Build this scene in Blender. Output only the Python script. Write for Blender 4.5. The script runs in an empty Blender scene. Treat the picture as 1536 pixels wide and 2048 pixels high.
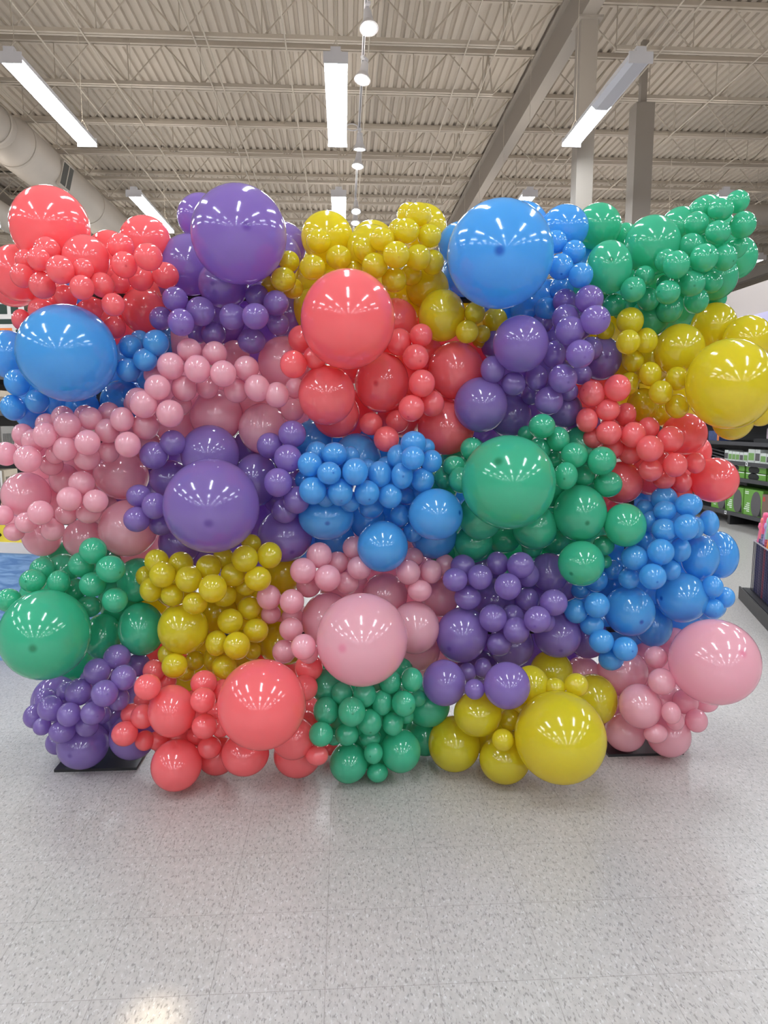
import bpy, bmesh, math, random
from mathutils import Vector, Matrix
C = bpy.context.scene.collection
S = bpy.context.scene
PI = math.pi
random.seed(7)

# ---------------------------------------------------------------- camera, world, exposure
cam_d = bpy.data.cameras.new('camera'); cam = bpy.data.objects.new('camera', cam_d); C.objects.link(cam)
cam_d.sensor_fit = 'VERTICAL'; cam_d.sensor_height = 36.0
cam_d.lens = 36.0 * 1400.0 / 2048.0
cam_d.clip_end = 200
cam.location = (0, 0, 1.5)
cam.rotation_euler = (PI/2 - math.radians(7.286), 0, -math.radians(3.2846))
S.camera = cam
S.view_settings.view_transform = 'Standard'
S.view_settings.look = 'None'
S.view_settings.gamma = 1.0
S.view_settings.use_curve_mapping = False
S.view_settings.exposure = 1.30
S.cycles.diffuse_bounces = 4
S.cycles.max_bounces = 10
S.cycles.sample_clamp_indirect = 4
S.cycles.transparent_max_bounces = 8
S.cycles.adaptive_threshold = 0.03
w = bpy.data.worlds.new('world'); S.world = w; w.use_nodes = True
w.node_tree.nodes['Background'].inputs[0].default_value = (0.9, 0.92, 1, 1)
w.node_tree.nodes['Background'].inputs[1].default_value = 0.05
LENS = 20.0       # radiance of the strip light lenses

def spot(name, loc, target, power, angle, blend, col, size=.05):
    l = bpy.data.lights.new(name, 'SPOT'); o = bpy.data.objects.new(name, l); C.objects.link(o)
    l.energy = power; l.spot_size = math.radians(angle); l.spot_blend = blend; l.color = col; l.shadow_soft_size = size
    o.location = loc
    o.rotation_euler = (Vector(target) - Vector(loc)).to_track_quat('-Z', 'Y').to_euler()
    return o
spot('track_spot_light', (0.27, -1.1, 5.66), (-0.49, 1.62, 0), 1000, 1.5, .6, (1, .86, .62))

# ---------------------------------------------------------------- helpers
def lin(c):
    return tuple(((v/255)/12.92 if v/255 <= .04045 else (((v/255)+.055)/1.055)**2.4) for v in c) + (1,)

def mat(name, rgb, rough=.5, metal=0, spec=.5, emit=None, noise=0, nscale=30):
    m = bpy.data.materials.new(name); m.use_nodes = True
    nt = m.node_tree; b = nt.nodes['Principled BSDF']
    c = lin(rgb)
    b.inputs['Base Color'].default_value = c
    b.inputs['Roughness'].default_value = rough
    b.inputs['Metallic'].default_value = metal
    b.inputs['Specular IOR Level'].default_value = spec
    if noise:
        tc = nt.nodes.new('ShaderNodeTexCoord'); n = nt.nodes.new('ShaderNodeTexNoise')
        n.inputs['Scale'].default_value = nscale; n.inputs['Detail'].default_value = 4
        r = nt.nodes.new('ShaderNodeMapRange'); r.inputs[3].default_value = 1-noise; r.inputs[4].default_value = 1+noise
        mx = nt.nodes.new('ShaderNodeVectorMath'); mx.operation = 'SCALE'; mx.inputs[0].default_value = c[:3]
        nt.links.new(tc.outputs['Object'], n.inputs['Vector']); nt.links.new(n.outputs['Fac'], r.inputs[0])
        nt.links.new(r.outputs[0], mx.inputs['Scale']); nt.links.new(mx.outputs[0], b.inputs['Base Color'])
    if emit:
        b.inputs['Emission Color'].default_value = emit[0] + (1,); b.inputs['Emission Strength'].default_value = emit[1]
    return m

def latex(name, rgb, trans, deep, clear=0.0, through=None):
    """thin translucent balloon latex: diffuse + translucent skin, glossy coat, a denser dot at the crown"""
    m = bpy.data.materials.new(name); m.use_nodes = True
    nt = m.node_tree; N = nt.nodes; L = nt.links; N.clear()
    out = N.new('ShaderNodeOutputMaterial')
    tc = N.new('ShaderNodeTexCoord'); sep = N.new('ShaderNodeSeparateXYZ'); L.new(tc.outputs['Object'], sep.inputs[0])
    cmb = N.new('ShaderNodeCombineXYZ'); L.new(sep.outputs[0], cmb.inputs[0]); L.new(sep.outputs[1], cmb.inputs[1])
    ln = N.new('ShaderNodeVectorMath'); ln.operation = 'LENGTH'; L.new(cmb.outputs[0], ln.inputs[0])
    r = N.new('ShaderNodeMapRange'); r.interpolation_type = 'SMOOTHSTEP'
    r.inputs[1].default_value = .03; r.inputs[2].default_value = .14; r.inputs[3].default_value = 1; r.inputs[4].default_value = 0
    L.new(ln.outputs['Value'], r.inputs[0])
    gt = N.new('ShaderNodeMath'); gt.operation = 'GREATER_THAN'; gt.inputs[1].default_value = 0; L.new(sep.outputs[2], gt.inputs[0])
    mu = N.new('ShaderNodeMath'); mu.operation = 'MULTIPLY'; L.new(r.outputs[0], mu.inputs[0]); L.new(gt.outputs[0], mu.inputs[1])
    oi = N.new('ShaderNodeObjectInfo')
    dv = N.new('ShaderNodeMath'); dv.operation = 'DIVIDE'; dv.inputs[1].default_value = 10; L.new(oi.outputs['Object Index'], dv.inputs[0])
    mu2 = N.new('ShaderNodeMath'); mu2.operation = 'MULTIPLY'; L.new(mu.outputs[0], mu2.inputs[0]); L.new(dv.outputs[0], mu2.inputs[1])
    mix = N.new('ShaderNodeMix'); mix.data_type = 'RGBA'
    c = lin(rgb); d = lin(deep)
    mix.inputs[6].default_value = c; mix.inputs[7].default_value = d; L.new(mu2.outputs[0], mix.inputs[0])
    df = N.new('ShaderNodeBsdfDiffuse'); tr = N.new('ShaderNodeBsdfTranslucent')
    L.new(mix.outputs[2], df.inputs[0]); L.new(mix.outputs[2], tr.inputs[0])
    if through:
        L.remove(tr.inputs[0].links[0]); tr.inputs[0].default_value = lin(through)
    ms = N.new('ShaderNodeMixShader'); ms.inputs[0].default_value = trans; L.new(df.outputs[0], ms.inputs[1]); L.new(tr.outputs[0], ms.inputs[2])
    cur = ms
    if clear:
        tp = N.new('ShaderNodeBsdfTransparent'); tp.inputs[0].default_value = c
        mt = N.new('ShaderNodeMixShader'); mt.inputs[0].default_value = clear
        L.new(ms.outputs[0], mt.inputs[1]); L.new(tp.outputs[0], mt.inputs[2]); cur = mt
    gl = N.new('ShaderNodeBsdfGlossy'); gl.inputs['Roughness'].default_value = .115
    fr = N.new('ShaderNodeFresnel'); fr.inputs[0].default_value = 1.62
    geo = N.new('ShaderNodeNewGeometry')
    inv = N.new('ShaderNodeMath'); inv.operation = 'SUBTRACT'; inv.inputs[0].default_value = 1; L.new(geo.outputs['Backfacing'], inv.inputs[1])
    fm = N.new('ShaderNodeMath'); fm.operation = 'MULTIPLY'; L.new(fr.outputs[0], fm.inputs[0]); L.new(inv.outputs[0], fm.inputs[1])
    mg = N.new('ShaderNodeMixShader'); L.new(fm.outputs[0], mg.inputs[0]); L.new(cur.outputs[0], mg.inputs[1]); L.new(gl.outputs[0], mg.inputs[2])
    L.new(mg.outputs[0], out.inputs[0])
    return m

def bx(bm, x0, x1, y0, y1, z0, z1):
    v = [bm.verts.new(p) for p in ((x0,y0,z0),(x1,y0,z0),(x1,y1,z0),(x0,y1,z0),(x0,y0,z1),(x1,y0,z1),(x1,y1,z1),(x0,y1,z1))]
    for f in ((3,2,1,0),(4,5,6,7),(0,1,5,4),(1,2,6,5),(2,3,7,6),(3,0,4,7)): bm.faces.new([v[i] for i in f])

def tube(bm, pts, r, n=8, caps=True):
    pts = [Vector(p) for p in pts]; rings = []
    prev = None
    for i, p in enumerate(pts):
        t = (pts[min(i+1, len(pts)-1)] - pts[max(i-1, 0)]).normalized()
        a = prev if prev is not None else (Vector((0,0,1)) if abs(t.z) < .9 else Vector((1,0,0)))
        u = (a - t*a.dot(t)).normalized(); prev = u; v = t.cross(u)
        rr = r[i] if isinstance(r, (list, tuple)) else r
        rings.append([bm.verts.new(p + (u*math.cos(2*PI*k/n) + v*math.sin(2*PI*k/n))*rr) for k in range(n)])
    for a, b in zip(rings, rings[1:]):
        for k in range(n): bm.faces.new((a[k], a[(k+1)%n], b[(k+1)%n], b[k]))
    if caps:
        bm.faces.new(rings[0][::-1]); bm.faces.new(rings[-1])

def lathe(bm, prof, n=24, M=None):
    rings = []
    for r, z in prof:
        if r < 1e-6: rings.append([bm.verts.new((0,0,z))])
        else: rings.append([bm.verts.new((r*math.cos(2*PI*k/n), r*math.sin(2*PI*k/n), z)) for k in range(n)])
    for a, b in zip(rings, rings[1:]):
        for k in range(n):
            k2 = (k+1) % n
            if len(a) == 1 and len(b) == 1: continue
            if len(a) == 1: bm.faces.new((a[0], b[k2], b[k]))
            elif len(b) == 1: bm.faces.new((a[k], a[k2], b[0]))
            else: bm.faces.new((a[k], a[k2], b[k2], b[k]))
    if M is not None: bmesh.ops.transform(bm, matrix=M, verts=bm.verts)

def mesh(name, bm, m, smooth=False, bevel=0):
    me = bpy.data.meshes.new(name)
    if bevel: bmesh.ops.bevel(bm, geom=list(bm.edges), offset=bevel, segments=2, affect='EDGES', clamp_overlap=True)
    bmesh.ops.recalc_face_normals(bm, faces=bm.faces)
    bm.to_mesh(me); bm.free(); me.materials.append(m)
    if smooth: me.shade_smooth()
    return me

def obj(name, bm, m, parent=None, smooth=False, bevel=0):
    o = bpy.data.objects.new(name, mesh(name, bm, m, smooth, bevel)); C.objects.link(o)
    if parent is not None: o.parent = parent
    return o

def tag(o, label, cat, group=None, kind=None):
    o['label'] = label; o['category'] = cat
    if group: o['group'] = group
    if kind: o['kind'] = kind
    return o

def thing(name, label, cat, loc=(0,0,0), rotz=0, group=None):
    o = bpy.data.objects.new(name, None); C.objects.link(o); o.empty_display_size = .1
    o.location = loc; o.rotation_euler = (0,0,rotz)
    return tag(o, label, cat, group)

def struct(name, bm, m, label=None, **k):
    o = obj(name, bm, m, **k); o['kind'] = 'structure'
    if label: o['label'] = label
    return o

def dup(root, loc, label=None, name=None):
    r = root.copy(); C.objects.link(r); r.location = loc
    if label: r['label'] = label
    for ch in list(root.children):
        c = ch.copy(); C.objects.link(c); c.parent = r
        for g in ch.children:
            d = g.copy(); C.objects.link(d); d.parent = c
    return r

# ---------------------------------------------------------------- the setting
X0, X1, YA, YB, ZD = -20.0, 20.0, -30.0, 42.0, 7.67

def floor_material():
    m = bpy.data.materials.new('vinyl floor tile'); m.use_nodes = True
    nt = m.node_tree; N = nt.nodes; L = nt.links; b = N['Principled BSDF']
    tc = N.new('ShaderNodeTexCoord')
    def noise(sc, scale, lo, hi, detail=2, rot=0):
        mp = N.new('ShaderNodeMapping'); mp.inputs['Scale'].default_value = sc; mp.inputs['Rotation'].default_value = (0,0,rot)
        L.new(tc.outputs['Object'], mp.inputs[0])
        n = N.new('ShaderNodeTexNoise'); n.inputs['Scale'].default_value = scale; n.inputs['Detail'].default_value = detail
        L.new(mp.outputs[0], n.inputs['Vector'])
        r = N.new('ShaderNodeMapRange'); r.inputs[1].default_value = lo; r.inputs[2].default_value = hi
        L.new(n.outputs['Fac'], r.inputs[0]); return r.outputs[0]
    def mixc(f, a, c):
        x = N.new('ShaderNodeMix'); x.data_type = 'RGBA'
        L.new(f, x.inputs[0])
        if hasattr(a, 'links'): L.new(a, x.inputs[6])
        else: x.inputs[6].default_value = a
        x.inputs[7].default_value = c
        return x.outputs[2]
    base = mixc(noise((1,.5,1), 60, .35, .65, 3), lin((166,161,157)), lin((177,172,168)))
    c = mixc(noise((1,.38,1), 130, .585, .66), base, lin((136,132,129)))
    c = mixc(noise((1,.40,1), 150, .60, .68, 2, .25), c, lin((140,136,131)))
    c = mixc(noise((1,.42,1), 130, .60, .68, 2, -.3), c, lin((188,186,184)))
    c = mixc(noise((1,.6,1), 100, .72, .77), c, lin((104,98,95)))
    # seams between the foot-square tiles
    sep = N.new('ShaderNodeSeparateXYZ'); L.new(tc.outputs['Object'], sep.inputs[0])
    def seam(sock, off):
        a = N.new('ShaderNodeMath'); a.operation = 'ADD'; a.inputs[1].default_value = off; L.new(sock, a.inputs[0])
        p = N.new('ShaderNodeMath'); p.operation = 'PINGPONG'; p.inputs[1].default_value = .1524; L.new(a.outputs[0], p.inputs[0])
        r = N.new('ShaderNodeMapRange'); r.inputs[1].default_value = .0005; r.inputs[2].default_value = .0016; r.inputs[3].default_value = 1; r.inputs[4].default_value = 0
        L.new(p.outputs[0], r.inputs[0]); return r.outputs[0]
    mx = N.new('ShaderNodeMath'); mx.operation = 'MAXIMUM'
    L.new(seam(sep.outputs[0], .06 + .3048*200), mx.inputs[0]); L.new(seam(sep.outputs[1], -1.697 + .3048*200), mx.inputs[1])
    hf = N.new('ShaderNodeMath'); hf.operation = 'MULTIPLY'; hf.inputs[1].default_value = .55; L.new(mx.outputs[0], hf.inputs[0])
    c = mixc(hf.outputs[0], c, lin((120,114,110)))
    L.new(c, b.inputs['Base Color'])
    b.inputs['Roughness'].default_value = .3; b.inputs['Specular IOR Level'].default_value = .45
    return m

M_ceil = mat('painted roof deck', (188,177,163), .75, noise=.02, nscale=4)
M_steel = mat('painted roof steel', (186,175,160), .6)
M_wall = mat('painted store wall', (205,198,190), .7, noise=.02, nscale=3)
M_duct = mat('painted duct', (178,168,156), .5, noise=.03, nscale=5)
M_col = mat('painted column', (152,143,133), .6)
M_white = mat('white enamel', (215,212,214), .35)
M_black = mat('black powder coat', (32,31,33), .45)
M_grey = mat('charcoal metal shelf', (62,61,64), .45)

bm = bmesh.new(); bx(bm, X0, X1, YA, YB, -.1, 0); struct('floor', bm, floor_material())
# corrugated roof deck
bm = bmesh.new(); pitch = .1524; prof = [(0,0),(.075,0),(.09,.045),(.138,.045)]
xs = []
n = int((X1-X0)/pitch)
for k in range(n):
    for px, pz in prof: xs.append((X0+k*pitch+px, ZD+pz))
xs.append((X0+n*pitch, ZD))
a = [bm.verts.new((x, YA, z)) for x, z in xs]; b_ = [bm.verts.new((x, YB, z)) for x, z in xs]
for i in range(len(xs)-1): bm.faces.new((a[i], a[i+1], b_[i+1], b_[i]))
struct('ceiling', bm, M_ceil)
for nm, q in (('wall_left',(X0-.1,X0,YA,YB)),('wall_right',(X1,X1+.1,YA,YB)),('wall_back',(X0,X1,YB,YB+.1)),('wall_front',(X0,X1,YA-.1,YA))):
    bm = bmesh.new(); bx(bm, *q, 0, ZD+.1); struct(nm, bm, M_wall)
bm = bmesh.new(); bx(bm, 7.6, 7.75, 7.5, 30, 0, 4.03); struct('wall_partition', bm, mat('taupe partition', (168,157,150), .7))
bm = bmesh.new(); bx(bm, 7.52, 7.599, 7.5, 30, 3.05, 3.46); struct('trim_1', bm, mat('lavender wall band', (176,168,196), .6))

# open web roof joists every five feet
def joist_mesh():
    bm = bmesh.new(); Lj = 12.2
    bx(bm, 0, Lj, -.065, -.012, 7.60, 7.668); bx(bm, 0, Lj, .012, .065, 7.60, 7.668)
    bx(bm, .75, Lj-.75, -.055, -.012, 6.975, 7.03); bx(bm, .75, Lj-.75, .012, .055, 6.975, 7.03)
    p = 1.17; x = .75
    k = 0
    tube(bm, [(.08,0,7.61),(.75,0,7.0)], .013, 6); tube(bm, [(Lj-.08,0,7.61),(Lj-.75,0,7.0)], .013, 6)
    while x < Lj - .8:
        xe = min(x+p, Lj-.75)
        tube(bm, [(x,0,7.0),((x+xe)/2,0,7.62)], .013, 6); tube(bm, [((x+xe)/2,0,7.62),(xe,0,7.0)], .013, 6)
        tube(bm, [(x,0,7.0),(x,0,7.62)], .009, 6)
        x += p
    return mesh('ceiling_joist', bm, M_steel)
jm = joist_mesh()
nj = 0
for k in range(-26, 20):
    y = 10.96 + 1.524*k
    if y < YA+.3 or y > YB-.3: continue
    for xb in (-21.1+3.0, -8.9, 3.33, 15.56-7.7):
        if xb == -18.1: xb = -21.13+1.2
        if xb > 4: continue
        o = bpy.data.objects.new('ceiling_joist', jm); C.objects.link(o); o.location = (xb, y, 0); o['kind'] = 'structure'
for x in (-9.2,-7.4,-5.6,-4.3,-3.65,-2.1,-1.93,-.8,.41,1.85,2.3,4.47,4.74,6.3,8.2,10.4):
    bm = bmesh.new(); tube(bm, [(x, YA+.1, 6.962),(x, YB-.1, 6.962)], .012, 6); struct('ceiling_bridging_rod', bm, M_steel)
# girder and columns
for gx in (3.33, -8.92, 15.58):
    bm = bmesh.new()
    bx(bm, gx-.1, gx+.1, YA, YB, 6.93, 6.955); bx(bm, gx-.1, gx+.1, YA, YB, 7.555, 7.58); bx(bm, gx-.012, gx+.012, YA, YB, 6.955, 7.555)
    struct('ceiling_girder', bm, M_col)
def column(x, y, w_, z, post=False):
    bm = bmesh.new(); bx(bm, x-w_/2, x+w_/2, y-w_/2, y+w_/2, 0, z)
    if post: bx(bm, x-.05, x+.05, y-.05, y+.05, z, 7.6)
    else: bx(bm, x-.17, x+.17, y-.17, y+.17, z-.03, z)
    return struct('column', bm, M_col, bevel=0)
column(3.36, 10.15, .235, 6.93); column(4.9, 11.9, .30, 6.62, True)
column(3.36, 22.3, .235, 6.93); column(-8.92, 10.15, .235, 6.93); column(-8.92, 22.3, .235, 6.93); column(3.36,-2,.235,6.93)

# ventilation ducts
bm = bmesh.new()
tube(bm, [(-5.8,-8,6.42),(-5.8,12.9,6.42)], .325, 32)
for y in (1.5,4.5,7.5,10.5,12.7): tube(bm, [(-5.8,y-.03,6.42),(-5.8,y+.03,6.42)], .335, 32)
tube(bm, [(-5.8,12.9,6.42),(-5.8,13.4,6.40),(-5.8,30,6.40)], [.325,.42,.42], 32)
for y in (13.42,17,20.6,24.2): tube(bm, [(-5.8,y-.03,6.40),(-5.8,y+.03,6.40)], .43, 32)
dl = obj('air_duct', bm, M_duct, smooth=False)
for p in dl.data.polygons: p.use_smooth = len(p.vertices) == 4
tag(dl, 'fat round beige air duct hung under the roof at the far left', 'duct')
bm = bmesh.new(); bx(bm, -.26,.26,-.03,.03,-.23,.23); gr = obj('vent_grille', bm, M_duct, dl)
gr.matrix_world = Matrix.Translation((-5.405,14.78,6.29)) @ Matrix.Rotation(math.radians(90),4,'Z') @ Matrix.Rotation(math.radians(15),4,'X')
bm = bmesh.new()
bx(bm, -.23,.23,-.032,.034,-.20,.20); gm = obj('grille_mesh', bm, mat('dark grille', (70,68,62), .6, noise=.4, nscale=90), gr)
gm.location = (0,-.004,0)
bm = bmesh.new(); bx(bm, -.015,.015,-.045,.04,-.2,.2); obj('grille_bar', bm, M_duct, gr)
bm = bmesh.new(); tube(bm, [(-7.0,9.5,5.75),(-7.0,13.2,5.75),(-6.95,15,5.7),(-6.95,30,5.7)], .25, 28)
d2 = obj('air_duct', bm, M_duct, smooth=True); tag(d2, 'thinner beige branch duct below the fat round duct at far left', 'duct')
bm = bmesh.new()
pts = [(14,15,5.86),(8.62,15,5.86)]
for k in range(1, 9):
    a = k/8*PI/2; pts.append((8.62-.52*math.sin(a), 15, 5.86-.52*(1-math.cos(a))))
pts.append((8.1,15,4.0))
tube(bm, pts, .2, 28)
d3 = obj('air_duct', bm, M_duct, smooth=True); tag(d3, 'beige duct elbow turning down above the green balloons at the right', 'duct')

# ---------------------------------------------------------------- pendant strip lights
M_lens = mat('lit prismatic lens', (235,240,250), .3, emit=((.86,.93,1.0), LENS))
M_up = mat('added uplight glow', (240,235,225), .4, emit=((1,.95,.88), 17))  # unseen glowing strips, added on top of the housings to brighten the ceiling
M_lens_off = mat('unlit prismatic lens', (205,205,212), .35)
def arc_lens(y0, y1):
    bm = bmesh.new(); pr = []
    for a in (-1, -.6, .6, 1):
        pr.append((a*.135, -.075 + .075*a*a))
    A = [bm.verts.new((x, y0, z)) for x, z in pr]; B = [bm.verts.new((x, y1, z)) for x, z in pr]
    for i in range(3): bm.faces.new((A[i], A[i+1], B[i+1], B[i]))
    return bm
FS = .87        # the strips hang a little nearer than eight-foot ones would
def make_light(loc, label, dead=False):
    t = thing('pendant_light', label, 'ceiling light', loc, 0, 'pendant strip lights'); t.scale = (FS, FS, FS)
    bm = bmesh.new(); bx(bm, -.14,.14,0,2.5,.0,.05); bx(bm, -.07,.07,0.0,2.5,.05,.09); bx(bm, -.145,.145,-.02,0,-.05,.075); bx(bm,-.145,.145,2.5,2.52,-.05,.075); bx(bm,-.06,.06,-.02,.06,.075,.13)
    obj('housing', bm, M_white, t)
    obj('lens', arc_lens(.005,1.245), M_lens_off if dead else M_lens, t); obj('lens', arc_lens(1.255,2.495), M_lens, t)
    bm = bmesh.new()
    for xa in (-.125, .08): bm.faces.new([bm.verts.new(q) for q in ((xa,.3,.0515),(xa+.045,.3,.0515),(xa+.045,2.3,.0515),(xa,2.3,.0515))])
    obj('added_uplight', bm, M_up, t)
    for y in (.15, 2.35):
        bm = bmesh.new(); tube(bm, [(-.1,y,.07),(0,y,.28),(0,y,(ZD-LZ-.03)/FS)], .004, 5); tube(bm, [(.1,y,.07),(0,y,.28)], .004, 5); obj('hanger', bm, M_steel, t)
    return t
LZ = 1.5 + 4.22*FS
ORD = ['first','second','third','fourth','fifth','sixth','seventh','eighth','ninth','tenth','eleventh']
ROW = ['far left row','left row next to the duct','row left of the track','row beside the spotlight track','row by the girder','row right of the girder','far right row']
ROWS = list(zip((-11.2,-7.5,-3.87,-.06,3.5,7.15,10.8), (8.8,8.8,9.03,8.82,8.61,8.4,8.4)))
proto = None
for ri, (x, ys) in enumerate(ROWS):
    for k in range(-8, 7):
        y = (ys + 4.9*k)*FS; xx = x*FS
        if y < YA+.3 or y > 34 or (ri, k) == (6, 1): continue
        lab = 'lit white strip light, %s, %s' % (ORD[k+1] + ' ahead of the viewer' if k >= -1 else ORD[-2-k] + ' behind the viewer', ROW[ri])
        if (ri, k) == (4, 0):
            make_light((xx, y, LZ), 'half-dead white strip light hanging in front of the column', True); continue
        if (ri, k) == (2, 0): lab = 'long lit strip light above the giant coral balloon at upper left'
        if (ri, k) == (3, 0): lab = 'long lit strip light hanging straight ahead beside the spotlight track'
        if proto is None: proto = make_light((xx, y, LZ), lab)
        else: dup(proto, (xx, y, LZ), lab)

# ---------------------------------------------------------------- spotlight track
tr = thing('light_track', 'long white ceiling track carrying small spotlights', 'light track', (.28, 3, 6.12))
bm = bmesh.new(); bx(bm, -.018,.018,0,22,-.018,.018); obj('rail', bm, M_white, tr)
bm = bmesh.new(); bx(bm, -.006,.006,0,22,-.0195,-.018); obj('slot', bm, M_black, tr)
for y in (2.5,6.5,10.5,14.5,18.5):
    bm = bmesh.new(); tube(bm, [(0,y,.018),(0,y,ZD-6.14)], .006, 6); obj('hanger', bm, M_steel, tr)
M_bulb = mat('lit spot lamp', (255,250,235), .3, emit=((1,.95,.85), 14))
def spot_head(loc, tilt, yaw, label):
    t = thing('track_spotlight', label, 'spotlight', loc, yaw, 'white spotlights on the track')
    R = Matrix.Translation((0,0,-.11)) @ Matrix.Rotation(tilt, 4, 'X')
    bm = bmesh.new(); bx(bm, -.02,.02,-.06,.06,-.03,0); tube(bm, [(0,0,-.02),(0,0,-.11)], .014, 10); obj('bracket', bm, M_white, t)
    bm = bmesh.new(); lathe(bm, [(0,.05),(.042,.05),(.05,-.02),(.06,-.10),(.10,-.17),(.105,-.19),(.085,-.19),(.08,-.175),(0,-.172)], 24, R); obj('lamp_shade', bm, M_white, t, smooth=False)
    bm = bmesh.new(); lathe(bm, [(0,-.176),(.076,-.176),(.07,-.188),(0,-.195)], 20, R); obj('bulb', bm, M_bulb, t)
    return t
SP = [((.30,8.40,6.10),-.35,.2,'white spotlight on the track nearest the top of the picture'),
      ((.30,9.55,6.10),-.3,-.6,'white spotlight, second along the track, turned to the left'),
      ((.29,11.75,6.10),.1,.15,'white spotlight with a looped white cable on the track'),
      ((.29,12.55,6.10),-.2,-.5,'white spotlight, fourth along the track, tilted right'),
      ((.29,15.2,6.10),-.4,0,'white spotlight, fifth along the track, above the yellow balloons'),
      ((.29,16.0,6.10),-.3,0,'white spotlight, sixth along the track, just over the yellow balloons'),
      ((.29,-1.2,6.10),-.4,-.2,'white spotlight on the track above the viewer')]
hs = [spot_head(*a) for a in SP]
bm = bmesh.new(); pts = []
for k in range(17):
    a = k/16*2*PI; pts.append((-.12+.09*math.cos(a), 0, .02+.05*math.sin(a)))
tube(bm, pts + [(0,0,-.05)], .009, 6); obj('cable', bm, M_white, hs[2])

# ---------------------------------------------------------------- balloons
LAT = {'coral': latex('coral latex', (252,129,133), .45, (205,62,76), .03, (255,122,130)),
       'purple': latex('purple latex', (149,130,196), .52, (100,82,158), .02, (182,136,214)),
       'yellow': latex('yellow latex', (224,222,50), .52, (178,160,30), .06, (244,211,42)),
       'blue': latex('blue latex', (92,181,240), .48, (38,110,196), .02),
       'green': latex('green latex', (78,202,161), .48, (40,150,110), .03),
       'pink': latex('pink latex', (242,196,206), .5, (232,155,178), .04, (252,184,202))}
def balloon_mesh(color):
    bm = bmesh.new(); prof = []
    n = 20
    for i in range(n+1):
        ph = PI*.93*i/n
        r, z = math.sin(ph), math.cos(ph)
        if z < 0: z *= 1.10; r *= 1 - .10*(1-r)*0
        prof.append((r if i else 0, z))
    prof += [(.10,-1.14),(.06,-1.19),(.055,-1.22),(.075,-1.25),(.05,-1.28),(0,-1.285)]
    lathe(bm, prof[::-1], 40)
    return mesh(color + '_balloon', bm, LAT[color], smooth=True)
BM = {c: balloon_mesh(c) for c in LAT}
PATCH = {'A': ('coral', 'top left coral patch'), 'B': ('purple', 'top left purple patch'), 'C': ('yellow', 'top middle yellow patch'), 'D': ('blue', 'top right blue patch'), 'E': ('green', 'top right green patch'), 'F': ('blue', 'left edge blue patch'), 'G': ('pink', 'left pink patch'), 'H': ('coral', 'middle coral patch'), 'I': ('purple', 'upper right purple patch'), 'J': ('yellow', 'right edge yellow patch'), 'K': ('coral', 'right side coral patch'), 'L': ('purple', 'middle left purple patch'), 'M': ('blue', 'middle blue patch'), 'N': ('green', 'middle right green patch'), 'O': ('blue', 'lower right blue patch'), 'P': ('green', 'left edge green patch'), 'Q': ('yellow', 'lower left yellow patch'), 'R': ('pink', 'lower middle pink patch'), 'S': ('purple', 'lower middle purple patch'), 'T': ('purple', 'bottom left purple patch'), 'U': ('coral', 'bottom left coral patch'), 'V': ('green', 'bottom middle green patch'), 'W': ('yellow', 'bottom yellow patch'), 'X': ('pink', 'bottom right pink patch')}
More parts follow.
